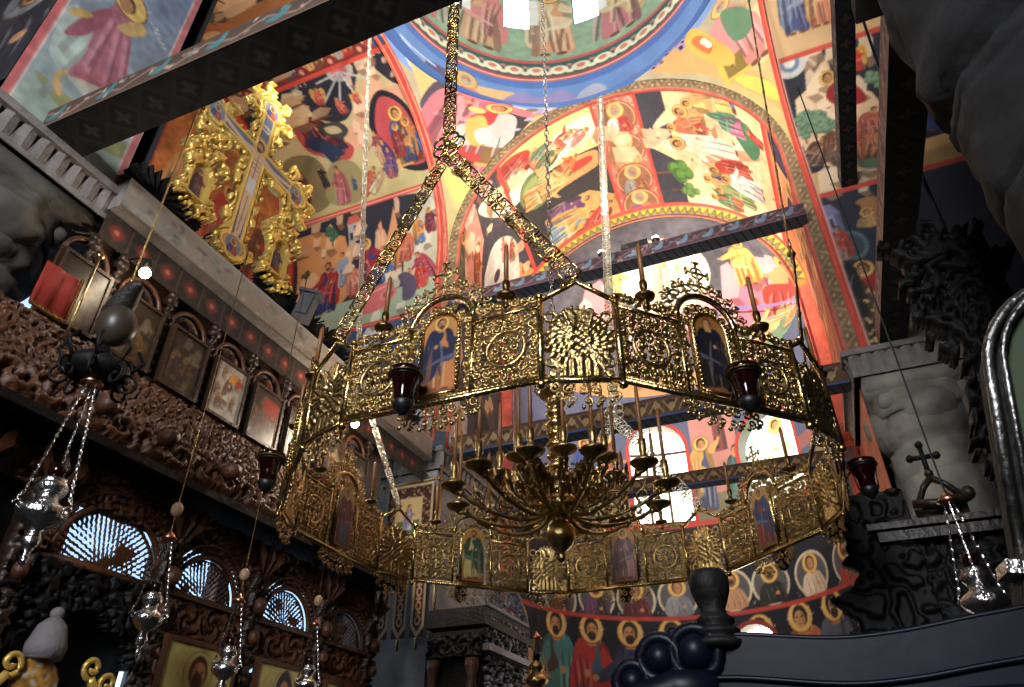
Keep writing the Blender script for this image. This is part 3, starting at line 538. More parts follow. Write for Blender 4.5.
for k in range(3): stand(c, (.8+.4*k, VN-JB*.38), (.8+.4*k, VN-JB*.22), RED, GREEN)
c.mottle(.15, 4)
for v in (vA, vD): c.rect(0, v-.035, UN, v+.035, (206, 70, 56))
for u in (0, UN-.07): c.rect(u, JB*.6, u+.07, VN-JB*.2, (208, 74, 58))
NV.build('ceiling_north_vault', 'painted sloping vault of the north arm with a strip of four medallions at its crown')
# --- arch bands
def band(name, label, fn, U, wd, base, lines, deco, res=.02, hole=None):
    S = Surface(U, wd, res, fn, base); deco(S.c)
    for a, b, col in lines: S.c.rect(0, a, U, b, col)
    S.c.mottle(.2, 6); return S.build(name, label, None, hole)
def arch_band(plane, R_out, R_in, d, cz, jb, U):
    def fn(u, v):
        t = v/.26; R = R_out+(R_in-R_out)*t; L = U-2*jb; th = np.clip((u-jb)/L*PI, 0, PI); a = -R*np.cos(th); z = cz+R*np.sin(th)
        z = np.where(u < jb, cz-jb+u, np.where(u > U-jb, cz-(u-(U-jb)), z)); return plane(a, d*t, z)
    return fn
def leafy(bg, fg):
    def d(c):
        q = random.Random(5)
        for k in range(int(c.U/.13)):
            u = .13*k; s = 1 if k % 2 else -1
            c.line([(u, .13-.05*s), (u+.05, .13+.02*s), (u+.1, .13+.05*s)], .016, fg); c.ell((u+.06, .13+.04*s), .035, .014, mixc(fg, bg, .3), .6*s); c.ell((u+.1, .13-.03*s), .02, .02, mixc(fg, (230, 200, 170), .4))
    return d
UA = 2*2.9+PI*2.3
band('trim_1', 'brown leaf-painted band round the front arch', arch_band(lambda a, t, z: (CX+a, YN+t, z), 2.43, 2.21, .09, ZS+.14, 2.9, UA), UA, .26, (124, 98, 70), [(0, .05, (150, 70, 84)), (.05, .065, (220, 180, 170)), (.22, .26, (206, 82, 66)), (.205, .22, (236, 190, 160))], leafy((124, 98, 70), (176, 160, 110)))
band('trim_2', 'pink leaf-painted band round the east arch', arch_band(lambda a, t, z: (XE-t, CY-a, z), 2.28, 2.12, .09, ZS, 2.9, UA), UA, .26, (206, 140, 110), [(0, .04, (206, 70, 60)), (.22, .26, (206, 70, 60))], leafy((206, 140, 110), (170, 120, 80)), hole=lambda u, v: u > UA-2.9)
band('trim_3', 'red painted band round the west arch', arch_band(lambda a, t, z: (XW+t, CY+a, z), 2.28, 2.16, .05, ZS, 2.9, UA), UA, .26, (214, 100, 80), [(.1, .13, (240, 200, 180))], lambda c: None)
def zig(c):
    c.rect(0, 0, 4.3, .26, (206, 90, 66)); c.rect(c.U-4.3, 0, c.U, .26, (206, 90, 66))
    for k in range(36, int((c.U-4.3)/.12)):
        u = .12*k; c.poly([(u, .05), (u+.06, .2), (u+.12, .05)], (214, 170, 60)); c.line([(u, .06), (u+.06, .19), (u+.12, .06)], .02, (60, 70, 50)); c.ell((u, .15), .02, .03, (90, 120, 90))
UC = 2*4.2+PI*2.2; ZC = ZS-DZ+.08
band('trim_4', 'golden zigzag band round the conch', arch_band(lambda a, t, z: (CX+a, Y1+t, z), 2.3, 2.08, .04, ZC, 4.2, UC), UC, .26, (170, 120, 50), [(0, .05, (214, 80, 62)), (.21, .26, (214, 80, 62))], zig)
# --- conch and apse wall
RA = 2.1
def fn_c(u, v):
    la = u/RA-PI/2; el = v/RA; return CX+RA*np.sin(la), Y1+RA*np.cos(la)*np.cos(el), ZC+RA*np.cos(la)*np.sin(el)
CN = Surface(PI*RA, PI/2*RA, .02, fn_c, (84, 80, 86)); c = CN.c; c.mottle(.3, 3)
c.poly([(0, 0), (PI*RA, 0), (PI*RA, .3), (0, .3)], (190, 140, 90))
rocks(c, CN.m([(575, 330), (585, 290), (600, 280), (615, 300), (640, 318), (640, 345), (590, 352)]), (216, 140, 140), 1); rocks(c, CN.m([(720, 318), (735, 296), (745, 276), (757, 256), (768, 290), (776, 255), (788, 275), (806, 290), (822, 300), (800, 318)]), (214, 120, 140), 2, 16)
m0 = CN.at(665, 275); c.ell(m0, .78, .7, (240, 224, 190), n=40); c.ell(m0, .62, .56, (250, 240, 214), n=40)
for k in range(12): a = 2*PI*k/12; c.line([m0, (m0[0]+.74*math.cos(a), m0[1]+.66*math.sin(a))], .03, (255, 244, 220))
stand(c, CN.at(667, 240), CN.at(668, 308), (244, 232, 206), (236, 214, 160), 1, True)
stand(c, CN.at(735, 240), CN.at(752, 285), (226, 150, 70), (236, 176, 90), -1, True, wide=1.4); stand(c, CN.at(612, 262), CN.at(616, 306), (206, 190, 120), (180, 170, 100), 1, True)
for i, (h, f, ro) in enumerate([((752, 294), (756, 314), (226, 140, 80)), ((766, 286), (776, 312), (196, 56, 50)), ((776, 278), (782, 308), (190, 70, 70)), ((786, 268), (794, 308), (226, 150, 100)), ((590, 318), (596, 340), RED), ((606, 326), (610, 346), BLUE)]): sit(c, CN.at(*h), CN.at(*f), ro, [RED, OCH, BLUE][i % 3], -1, True, seat=None)
c.line(CN.m([(690, 316), (740, 308), (790, 300), (822, 294)]), .1, (150, 120, 170)); c.line(CN.m([(690, 320), (740, 312), (790, 304), (822, 298)]), .03, (40, 34, 40))
for i, (h, f, ro) in enumerate([((740, 330), (790, 318), (226, 180, 120)), ((780, 322), (812, 312), (200, 120, 70)), ((750, 345), (810, 340), (110, 140, 110))]): stand(c, CN.at(*h), CN.at(*f), ro, None, 1, False, wide=1.3)
CN.build('ceiling_conch', 'painted half dome of the apse with a glowing mandorla')
AZ0 = .6; AV = ZC-AZ0
def fn_a(u, v): ph = u/RA; return CX-RA*np.cos(ph), Y1+RA*np.sin(ph), AZ0+v
AP = Surface(PI*RA, AV, .016, fn_a, (58, 66, 96)); c = AP.c; c.mottle(.3, 3); UP_ = PI*RA
r0 = AP.at(655, 619)[1]; rt = AP.at(690, 575)[1]+.04; r1 = AP.at(630, 528)[1]
c.rect(0, r1+.0, UP_, AV, (84, 90, 116)); c.rect(0, r1+.55, UP_, r1+.75, (150, 96, 90))
c.rect(AP.at(692, 450)[0], r1, AP.at(738, 450)[0], r1+1.9, (190, 130, 120)); house(c, AP.at(716, 452), .2, .5, (120, 66, 60), (90, 60, 60)); c.rect(0, r1, UP_, r1+.42, (126, 120, 90))
stand(c, AP.at(700, 438), AP.at(706, 512), (70, 80, 110), (206, 160, 90), 1, True, arm='up'); stand(c, AP.at(734, 444), AP.at(740, 508), (90, 120, 110), (60, 90, 90), -1, False, hair=(60, 50, 46)); stand(c, AP.at(812, 440), AP.at(816, 480), (140, 60, 50), PURP); stand(c, AP.at(604, 432), AP.at(606, 500), (96, 100, 130), (150, 80, 60)); stand(c, AP.at(584, 440), AP.at(584, 500), (130, 100, 80), BLUE)
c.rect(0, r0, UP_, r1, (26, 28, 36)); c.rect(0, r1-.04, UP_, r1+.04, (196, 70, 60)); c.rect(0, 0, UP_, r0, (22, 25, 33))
for i, (x, y, ro, ma, be) in enumerate([(596, 598, (60, 40, 44), PURP, True), (636, 600, (96, 30, 30), (80, 40, 44), False), (678, 597, (120, 124, 134), (150, 150, 150), False), (732, 590, (190, 140, 100), (206, 150, 110), True), (771, 583, (30, 34, 30), (40, 44, 36), True), (812, 573, (206, 180, 150), (226, 200, 170), False), (560, 598, (70, 50, 50), BROWN, True), (846, 560, (120, 80, 60), RED, True)]):
    p = AP.at(x, y); medallion(c, p, .29, (84, 84, 88), (206, 200, 190), robe=ro, mantle=ma, beard=be)
    script_marks(c, (p[0]-.3, p[1]-.22), (1, 0), .035, 3, i)
for i, (x, y, fy, ro, ma, be) in enumerate([(556, 622, 720, (80, 56, 50), (70, 130, 124), True), (591, 628, 730, (70, 96, 120), (176, 56, 50), True), (630, 632, 740, (60, 74, 90), (50, 56, 80), True), (672, 632, 740, (70, 50, 60), (90, 40, 44), False), (800, 616, 720, (170, 80, 54), (190, 110, 70), False), (832, 604, 700, (70, 70, 76), (96, 96, 104), True), (862, 596, 690, (150, 50, 50), WHITE, False), (716, 634, 740, OCH, BLUE, True), (760, 628, 730, GREEN, RED, True), (520, 616, 716, BLUE, OCH, True)]):
    h = AP.at(x, y); k = AP.at(x, min(fy, 686)); L = 1.65; stand(c, (h[0], h[1]+.14), (h[0], h[1]-L), ro, ma, 1 if i % 2 else -1, True, be, (40, 30, 26), wide=1.1); script_marks(c, (h[0]-.2, h[1]-.02), (1, 0), .035, 3, i+20); script_marks(c, (h[0]+.14, h[1]-.02), (1, 0), .035, 3, i+40); c.line([(h[0]+.16, h[1]+.1), (h[0]+.13, h[1]-.2)], .012, (196, 180, 160))
c.rect(0, r0-.03, UP_, r0+.03, (190, 66, 56))
A1 = [AP.at(631, 470)[0], AP.at(688, 470)[0]]; A2 = [AP.at(740, 460)[0], AP.at(800, 460)[0]]; zt1, zt2, zb1 = AP.at(658, 425)[1], AP.at(768, 405)[1], r1+.06
LW = [AP.at(731, 632)[0], AP.at(776, 632)[0]]; zl = AP.at(752, 624)[1]
for (a, b), t in ((A1, zt1), (A2, zt2)):
    r = (b-a)/2; c.rect(a-.06, zb1-.03, b+.06, t-r, (190, 60, 52)); c.ell(((a+b)/2, t-r), r+.06, r+.06, (190, 60, 52), n=32)
ra = (LW[1]-LW[0])/2; c.ell(((LW[0]+LW[1])/2, zl-ra), ra+.06, ra+.06, (150, 50, 50))
def arch_in(u, v, a, b, z0, z1): r = (b-a)/2; return (u > a) & (u < b) & (v > z0) & ((v < z1-r) | (np.hypot(u-(a+b)/2, v-(z1-r)) < r))
AP.build('wall_apse', 'curved apse wall with two rows of painted saints under the windows', hole=lambda u, v: arch_in(u, v, *A1, zb1, zt1) | arch_in(u, v, *A2, zb1, zt2) | arch_in(u, v, *LW, .2, zl))
def window(n, a, b, z0, z1, m, label, painted=False):
    S = Surface(b-a, z1-z0, .02, lambda u, v: tuple(q for q in (CX-(RA+.22)*np.cos((a+u)/RA), Y1+(RA+.22)*np.sin((a+u)/RA), AZ0+z0+v)), (255, 250, 236))
    if painted: S.c.grad((214, 226, 200), (250, 246, 236), 0); stand(S.c, ((b-a)*.52, z1-z0-.12), ((b-a)*.5, (z1-z0)*.1), (206, 216, 190), (226, 214, 170), 1, True)
    o = S.build(n, label, mat_=m, hole=lambda u, v: ~arch_in(u, v, 0, b-a, 0, z1-z0)); fr = MB()
    def pt(u, v, k): return (CX-(RA+k)*math.cos((a+u)/RA), Y1+(RA+k)*math.sin((a+u)/RA), AZ0+z0+v)
    w = b-a; r = w/2; out = [(0, 0), (0, z1-z0-r)]+[(r-r*math.cos(t), z1-z0-r+r*math.sin(t)) for t in [PI*i/16 for i in range(1, 16)]]+[(w, z1-z0-r), (w, 0)]
    vs = [pt(u, v, -.0) for u, v in out]+[pt(u, v, .24) for u, v in out]; N = len(out); fr.add(vs, [(i, i+1, i+1+N, i+N) for i in range(N-1)]+[(0, N-1, 2*N-1, N)])
    fr.build('reveal', M_ASHLAR, o)
    return o, pt
M_SAINTPANE = paint_mat('glowing painted reveal'); _n = M_SAINTPANE.node_tree; _b = _n.nodes['Principled BSDF']
_n.links.new([x for x in _n.nodes if x.type == 'VERTEX_COLOR'][0].outputs[0], _b.inputs['Emission Color']); _b.inputs['Emission Strength'].default_value = 1.3  # pane emits its paint colour to stand in for a brightly lit reveal
o, pt = window('window_5', *A1, zb1, zt1, M_SKYPANE2, 'bright arched apse window with dark glazing bars')
g = MB(); w = A1[1]-A1[0]
for u in (.3*w, .62*w): g.tube([pt(u, 0, .15), pt(u, (zt1-zb1)*.72, .15)], .022, 6)
for v in (.5, .72): g.tube([pt(.02+.96*w*i/6, (zt1-zb1)*v, .15) for i in range(7)], .022, 6)
g.build('glazing_bar', M_WOOD, o)
window('window_6', *A2, zb1, zt2, M_SAINTPANE, 'arched apse window with a painted saint glowing in place of its lit reveal', True)
window('window_7', *LW, .2, zl, M_SKYPANE2, 'low bright window head in the apse behind the stall')
# --- pendentives
RD, ZD = 2.27, 10.62
def pend(sx, sy):
    def fn(u, v):
        s = u/3.5; t = v/3.7*PI/2
        nx, ny, nz = HX*np.cos(t), HY+0*t, ZS+(HX+.14)*np.sin(t); ex, ey, ez = HX+0*t, HY*np.cos(t), ZS+HY*np.sin(t)
        a0, a1 = np.arctan2(ny, nx), np.arctan2(ey, ex); r0_, r1_ = np.hypot(nx, ny), np.hypot(ex, ey)
        s2 = s if sx*sy < 0 else 1-s
        s2 = s2*1.0; a = a1+(a0-a1)*s2; r = r1_+(r0_-r1_)*s2; z = ez+(nz-ez)*s2; return CX+sx*r*np.cos(a), CY+sy*r*np.sin(a), z
    return fn
def pend_base(S):
    c = S.c; c.grad((188, 172, 116), (170, 160, 140)); c.rect(0, 3.2, 4, 3.7, (120, 150, 200))
def pmet(sx, sy):
    def f(u, v):
        x, y, z = pend(sx, sy)(np.asarray(u, float), np.asarray(v, float)); r = np.hypot(x-CX, y-CY); a = np.arctan2(y-CY, x-CX)-math.atan2(sy, sx)
        return np.clip(1.95-r*a, 0, 3.9), np.asarray(v, float)
    return f
PL = Surface(3.9, 3.7, .018, lambda u, v: pend(-1, 1)(u*3.5/3.9, v), metric=lambda u, v: pmet(-1, 1)(u*3.5/3.9, v)); pend_base(PL); c = PL.c
c.spoly(PL.m([(400, 50), (430, 62), (480, 88), (520, 96), (545, 120), (520, 180), (470, 210), (450, 195), (430, 130)]), (226, 180, 120))
for x, y in ((410, 66), (424, 72), (436, 70)): c.line([PL.at(396, 32), PL.at(x, y)], .05, (170, 200, 230))
c.spoly(PL.m([(462, 84), (484, 76), (512, 84), (536, 88), (540, 104), (510, 106), (480, 102)]), (236, 196, 150))
c.spoly(PL.m([(466, 108), (480, 94), (512, 98), (538, 112), (516, 138), (496, 168), (470, 140)]), (56, 48, 46)); c.spoly(PL.m([(420, 104), (430, 86), (444, 84), (446, 100), (430, 112)]), (76, 66, 80)); c.spoly(PL.m([(444, 170), (466, 158), (500, 150), (474, 196), (454, 200)]), (186, 190, 110))
rocks(c, PL.m([(512, 110), (530, 92), (548, 98), (560, 92), (566, 102), (540, 116)]), (150, 140, 190), 2, 8); rocks(c, PL.m([(560, 92), (580, 82), (596, 84), (590, 92), (570, 98)]), (160, 160, 190), 3, 6); c.ell(PL.at(518, 112), .14, .1, (96, 110, 90)); c.ell(PL.at(524, 102), .1, .08, (120, 110, 84))
stand(c, PL.at(466, 70), PL.at(444, 172), (186, 96, 110), (196, 112, 122), 1, True, True, (200, 190, 176), wide=1.2, arm='out'); sit(c, PL.at(502, 106), PL.at(478, 166), (176, 60, 56), (190, 182, 176), -1, True, hair=(130, 74, 40), seat=(206, 150, 90))
c.spoly(PL.m([(468, 120), (484, 116), (488, 140), (474, 146), (466, 136)]), (226, 170, 90)); c.spoly(PL.m([(474, 132), (486, 128), (492, 138), (480, 144)]), (240, 226, 196)); c.ell(PL.at(477, 110), .14, .1, (226, 190, 110)); script_marks(c, PL.at(474, 78), (1, -.1), .06, 12, 31, (220, 226, 236))
PL.build('ceiling_pendentive', 'left far pendentive painted with a standing and a seated evangelist', flip=True)
PR = Surface(3.9, 3.7, .018, lambda u, v: pend(1, 1)(u*3.5/3.9, v), metric=lambda u, v: pmet(1, 1)(u*3.5/3.9, v)); pend_base(PR); c = PR.c; c.rect(0, 0, 4, 1.7, (196, 174, 116))
c.spoly(PR.m([(650, 62), (690, 34), (730, 60), (770, 80), (790, 108), (760, 96), (700, 74)]), (216, 160, 100))
for x, y, w, h in ((652, 60, .22, .25), (664, 58, .3, .3), (680, 52, .25, .4)): house(c, PR.at(x, y), w, h, (160, 140, 170), (130, 110, 150))
c.spoly(PR.m([(736, 74), (770, 82), (784, 98), (770, 98), (740, 84)]), (190, 196, 90)); c.spoly(PR.m([(752, 62), (770, 52), (768, 4), (752, 10)]), (226, 196, 150))
sit(c, PR.at(718, 2), PR.at(748, 70), (206, 130, 120), (216, 140, 136), 1, True, True, (170, 160, 150), seat=(206, 176, 80)); c.spoly(PR.m([(720, 14), (738, 6), (752, 14), (748, 34), (732, 40)]), (96, 130, 100))
c.spoly(PR.m([(686, 46), (690, 30), (714, 38), (734, 54), (728, 66), (702, 58)]), (226, 170, 80)); c.spoly(PR.m([(692, 44), (696, 36), (712, 42), (708, 54)]), (196, 110, 60)); c.spoly(PR.m([(700, 42), (704, 38), (712, 44), (708, 48)]), (240, 226, 200))
script_marks(c, PR.at(690, 14), (1, .3), .06, 8, 33, (220, 226, 236))
PR.build('ceiling_pendentive.001', 'right far pendentive painted with an evangelist writing at a desk')
for sx, n in ((-1, 2), (1, 3)):
    S = Surface(3.5, 3.7, .04, pend(sx, -1)); pend_base(S); sit(S.c, (1.7, 3.1), (1.6, 1.6), RED, BLUE); S.build('ceiling_pendentive.00%d' % n, 'near pendentive with a seated evangelist')
# --- drum and dome
DV = 3.6
DR = Surface(2*PI*RD, DV, .022, lambda u, v: (CX+RD*np.cos(u/RD), CY+RD*np.sin(u/RD), ZD+v), (146, 170, 140)); c = DR.c; UD = 2*PI*RD; c.mottle(.12, 3)
z1, z2 = DR.at(541, 82)[1], DR.at(541, 61)[1]; c.rect(0, 0, UD, z1, (112, 146, 200)); c.rect(0, z1*.7, UD, z1, (84, 120, 184))
for g0, g1, gc in (((398, 62), (540, 125), (226, 184, 128)),):
    c.spoly(DR.m([(404, 50), (430, 64), (480, 86), (520, 94), (548, 108), (556, 130), (500, 140), (440, 110)]), gc)
for p in ([(426, 60), (452, 74), (448, 90), (428, 88)],): c.spoly(DR.m(p), (96, 90, 120))
for p, cc in (([(500, 104), (520, 92), (540, 98), (560, 90), (580, 100), (560, 112), (520, 118)], (150, 140, 186)), ([(576, 98), (592, 84), (606, 86), (604, 98), (590, 106)], (176, 180, 200)), ([(604, 98), (640, 80), (664, 64), (690, 40), (706, 18), (716, 6), (724, 30), (700, 60), (660, 92)], (166, 156, 176)), ([(690, 44), (712, 8), (730, -6), (740, 20), (716, 52)], (216, 170, 116))): c.spoly(DR.m(p), cc)
for x, y in ((640, 84), (660, 72), (680, 54)): house(c, DR.at(x, y), .2, .22, (176, 160, 186), (130, 110, 150))
c.spoly(DR.m([(446, 104), (452, 92), (462, 86), (478, 92), (484, 108), (470, 124), (450, 124)]), (206, 124, 132)); head(Fig(c, DR.at(467, 76), DR.at(456, 150)), .9, 0, .1, True, (190, 180, 166), True)
c.spoly(DR.m([(716, 16), (726, 8), (740, 10), (742, 34), (724, 40), (712, 34)]), (120, 140, 110)); head(Fig(c, DR.at(716, 0), DR.at(726, 66)), .86, 0, .11, True, (170, 160, 150), True)
for x, y in ((412, 60), (424, 64), (436, 66)): c.line([DR.at(400, 34), DR.at(x, y)], .05, (190, 210, 236))
c.rect(0, z1, UD, z2, (52, 92, 84)); hb = z2-z1
c.rect(0, z1, UD, z1+.16*hb, (206, 96, 84)); c.rect(0, z2-.14*hb, UD, z2, (196, 90, 84)); c.rect(0, z1+.05*hb, UD, z1+.1*hb, (240, 214, 200)); c.rect(0, z1+.16*hb, UD, z1+.24*hb, (150, 70, 70))
nn = 40
for k in range(nn):
    u = UD*k/nn; w = UD/nn; m = z1+.5*hb; c.ell((u+w*.5, m), w*.44, .2*hb, (232, 224, 190)); c.ell((u+w*.5, m+.02), w*.2, .1*hb, (206, 130, 110)); c.ell((u, m-.12*hb), w*.2, .09*hb, (232, 224, 190)); c.ell((u, m+.16*hb), w*.14, .06*hb, (206, 120, 110))
for k in range(12):
    a = math.radians(105.5+30*k) % (2*PI); u = a*RD; stand(c, (u, z2+2.0), (u, z2+.12), [(206, 150, 110), (200, 160, 120), (190, 120, 120)][k % 3], [(216, 190, 150), (206, 130, 120), (196, 170, 120)][k % 3], 1 if k % 2 else -1, wide=1.15); c.rect(u+.22, z2+1.0, u+.42, z2+1.75, (230, 226, 216))
WB = DR.at(515, 28)[1]
def dome_hole(u, v):
    a = (np.degrees(u/RD)-90.5) % 30; return (v > WB) & (v < WB+1.3) & ((a < 5.5) | (a > 24.5))
DR.build('wall_drum', 'pale green painted drum of the dome with a scalloped rim', hole=dome_hole)
for k in range(12):
    a = math.radians(90.5+30*k); o = MB().box((0, 0, .65), (.03, .5, 1.32), Matrix.Translation((CX+(RD+.2)*math.cos(a), CY+(RD+.2)*math.sin(a), ZD+WB)) @ Matrix.Rotation(a, 4, 'Z')).build('window_%d' % (8+k), M_SKYPANE); tag(o, 'narrow bright window in the drum of the dome', kind='structure')
DM = Surface(2*PI*RD, RD*PI/2-.02, .06, lambda u, v: (CX+RD*np.cos(u/RD)*np.cos(v/RD), CY+RD*np.sin(u/RD)*np.cos(v/RD), ZD+DV+RD*np.sin(v/RD)), (150, 170, 150)); DM.build('ceiling_dome', 'pale green cap of the dome')
o = MB(); n = 64; o.add([(CX+r*math.cos(2*PI*k/n), CY+r*math.sin(2*PI*k/n), ZD+z) for r, z in ((2.262, .0), (2.5, .02)) for k in range(n)], [(k, (k+1) % n, n+(k+1) % n, n+k) for k in range(n)]); tag(o.build('trim_5', mat('dome ledge', (78, 112, 178), .8)), 'narrow blue ledge under the drum', kind='structure')
# --- piers, columns, cornices
tag(MB().box((-4.3, 7.5, 2.5), (1.2, 1.76, 5.0)).build('wall_pier', M_ASHLAR), 'pale stone pier behind the banner', kind='structure')
tag(MB().box((-4.4, 1.66, 7.5), (1.18, .84, 4.4)).build('wall_pier.001', M_DARKSTONE), 'upper block of the near left pier', kind='structure')
AN = Surface(.86, 2.84, .012, lambda u, v: (XE-.0+0*u, 1.22+u, 5.1+v), (124, 138, 134)); c = AN.c
c.grad((160, 176, 166), (112, 126, 166)); c.rect(0, 0, .98, .3, (166, 182, 168)); c.spoly([(.1, .35), (.5, .2), (.85, .3), (.8, .4), (.4, .38)], (150, 150, 100)); c.spoly([(.1, .6), (.3, .5), (.85, .45), (.85, .9), (.5, .9), (.1, 1.1)], (180, 196, 186))
for p in (((40, 95), (110, 30)), ((60, 50), (100, 10))): c.line([AN.at(*p[0]), AN.at(*p[1])], .05, (150, 158, 150))
P = AN.m
c.spoly(P([(68, 72), (84, 56), (92, 36), (104, 14), (118, 2), (128, 6), (132, 26), (130, 54), (126, 80), (124, 96), (104, 92), (84, 82)]), (176, 110, 122)); c.spoly(P([(64, 32), (84, 16), (108, 8), (112, 18), (96, 30), (80, 36)]), (160, 92, 106)); c.spoly(P([(78, 74), (100, 74), (122, 84), (124, 98), (106, 94), (84, 84)]), (176, 104, 110))
for a, b in (((112, 20), (86, 72)), ((120, 24), (104, 82)), ((126, 40), (118, 90)), ((104, 34), (84, 66))): c.line([AN.at(*a), AN.at(*b)], .035, (200, 150, 156), .6); c.line([AN.at(a[0]+4, a[1]+2), AN.at(b[0]+4, b[1]+2)], .02, (136, 78, 92), .7)
c.spoly(P([(72, 76), (96, 86), (122, 98), (118, 104), (94, 96), (74, 84)]), (196, 190, 170)); c.spoly(P([(56, 72), (66, 70), (68, 74), (60, 78), (62, 92), (58, 96), (53, 84)]), (206, 170, 110))
c.ell(AN.at(131, 4), .15, .15, (120, 60, 30)); c.ell(AN.at(131, 4), .14, .14, (232, 200, 110)); c.ell(AN.at(128, 4), .07, .085, (90, 60, 40)); c.ell(AN.at(127, 6), .055, .07, (186, 136, 96))
c.spoly(P([(68, 10), (80, 8), (92, 14), (90, 18), (76, 16)]), (214, 176, 100)); c.spoly(P([(118, 26), (138, 22), (146, 30), (144, 36), (128, 36)]), (206, 172, 110)); script_marks(c, AN.at(147, 12), (.7, -.6), .05, 8, 2)
c.rect(0, 0, .05, 2.7, (196, 106, 104)); c.rect(.81, 0, .86, 2.84, (206, 116, 114)); c.rect(0, 0, .86, .045, (196, 106, 104)); c.rect(.05, .045, .06, 2.7, (226, 206, 196)); c.rect(.8, .045, .81, 2.84, (226, 206, 196)); c.mottle(.2, 5)
AN.build('wall_near_left_pier', 'pier face with a flying red-robed angel on pale green')
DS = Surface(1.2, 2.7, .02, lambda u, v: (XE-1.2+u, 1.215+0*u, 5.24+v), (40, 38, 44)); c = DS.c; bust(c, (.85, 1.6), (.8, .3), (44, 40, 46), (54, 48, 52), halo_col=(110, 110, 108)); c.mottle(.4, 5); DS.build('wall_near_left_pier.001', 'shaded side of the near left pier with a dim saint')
def cornice(name, label, x0, x1, y0, y1, z0, z1, m=M_PINK, faces='xy'):
    """projecting painted cornice: stepped block with a row of carved corbel leaves along its fronts"""
    b = MB(); b.box(((x0+x1)/2, (y0+y1)/2, z1-.03), (x1-x0, y1-y0, .06)); b.box(((x0+x1)/2, (y0+y1)/2, z0+.02), (x1-x0-.1, y1-y0-.1, .04)); b.box(((x0+x1)/2, (y0+y1)/2, (z0+z1)/2), (x1-x0-.12, y1-y0-.12, z1-z0))
    h = z1-z0-.08
    def leaf(px, py, ang):
        M = Matrix.Translation((px, py, z0+.04)) @ Matrix.Rotation(ang, 4, 'Z')
        b.add([(-.045, 0, 0), (.045, 0, 0), (.05, -.01, h*.6), (-.05, -.01, h*.6), (.04, -.03, h), (-.04, -.03, h), (0, -.012, 0), (0, -.025, h*.6), (0, -.045, h*.92)], [(0, 6, 7, 3), (6, 1, 2, 7), (3, 7, 8, 5), (7, 2, 4, 8)], M)
    k = x0+.1
    while k < x1-.03: leaf(k, y0+.06, 0); k += .115
    k = y0+.1
    while k < y1-.03: leaf(x1-.06, k, PI/2); leaf(x0+.06, k, -PI/2); k += .115
    return tag(b.build(name, m, smooth=False), label, kind='structure')
cornice('trim_6', 'carved cornice on top of the near left capital', -4.85, XE+.06, 1.12, YS+.04, 4.85, 5.1)
cornice('trim_7', 'carved cornice of the pier behind the banner', -4.9, -3.6, 6.52, 8.3, 4.9, 5.16)
cornice('trim_8', 'carved cornice over the far right capital', .74, 2.3, 6.46, 8.2, 5.04, 5.32)
def column(name, label, x, y, z_neck, z_top, r, m, cap_r, boss=True):
    b = MB(); pr = [(r*1.06, 0), (r*1.06, .12), (r, .2)]
    z = .2
    while z < z_neck-.4:
        z += .78; pr += [(r, min(z, z_neck-.1)-.012), (r-.014, min(z, z_neck-.1)), (r, min(z, z_neck-.1)+.012)]
    pr += [(r, z_neck-.04), (r-.035, z_neck-.02), (r-.035, z_neck+.02), (r+.03, z_neck+.04), (r+.05, z_neck+.16), (r+.02, z_neck+.3)]
    H = z_top-z_neck; pr += [(r+.05, z_neck+H*.45), (cap_r*.97, z_neck+H*.75), (cap_r, z_top-.14)]; 
    dp = [pr[0]]
    for p, q_ in zip(pr[:-1], pr[1:]):
        k = max(1, int(abs(q_[1]-p[1])/.05)); dp += [(p[0]+(q_[0]-p[0])*i/k, p[1]+(q_[1]-p[1])*i/k) for i in range(1, k+1)]
    b.lathe(dp, 72, c=(x, y, 0));
    s = cap_r*1.0; b.box((x, y, z_top-.07), (2*s, 2*s, .14))
    for k in range(4 if boss else 0):      # leaf bosses rolled out at the corners and faces of the capital
        a = PI/4+PI/2*k; b.ball((x+(cap_r*.9)*math.cos(a), y+(cap_r*.9)*math.sin(a), z_top-.2), .09, 8); a += PI/4; b.ball((x+(cap_r-.2)*math.cos(a), y+(cap_r-.2)*math.sin(a), z_top-.34), .25, 24, sz=.8)
    V = np.array(b.v); an = np.arctan2(V[:, 1]-y, V[:, 0]-x); cs = np.cos(an); sn = np.sin(an)
    nz = .03*(vnoise(cs*1.3+V[:, 2]*.7, sn*1.3+V[:, 2], 2.6, 3)-.5)+.03*(vnoise(cs+V[:, 2]*1.1, sn-V[:, 2], 7, 5)-.5)+.016*(vnoise(cs*1.5+V[:, 2], sn+V[:, 2]*2, 17, 7)-.5); V[:, 0] += cs*nz; V[:, 1] += sn*nz; b.v = [tuple(t) for t in V]
    o = b.build(name, m, smooth=False); me = o.data; me.polygons.foreach_set('use_smooth', [True]*len(me.polygons)); return tag(o, label, kind='structure')
column('column', 'near left grey stone column with a bossed capital', -4.3, 1.62, 4.25, 4.85, .42, M_STONE, .5)
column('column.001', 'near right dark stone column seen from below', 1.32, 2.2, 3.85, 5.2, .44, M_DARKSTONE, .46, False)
column('column.002', 'far right stone column with a bulging capital', 1.36, 7.05, 4.42, 5.05, .42, mat('pale column stone', (150, 145, 132), .9, 0, .8, 9, .35, 4), .5)
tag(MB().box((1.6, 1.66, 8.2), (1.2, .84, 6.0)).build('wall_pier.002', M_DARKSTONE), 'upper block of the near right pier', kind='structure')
tag(MB().box((1.6, 7.55, 6.8), (.3, 1.6, 3.0)).build('wall_pier.003', M_DARKSTONE), 'core of the far right pier', kind='structure')
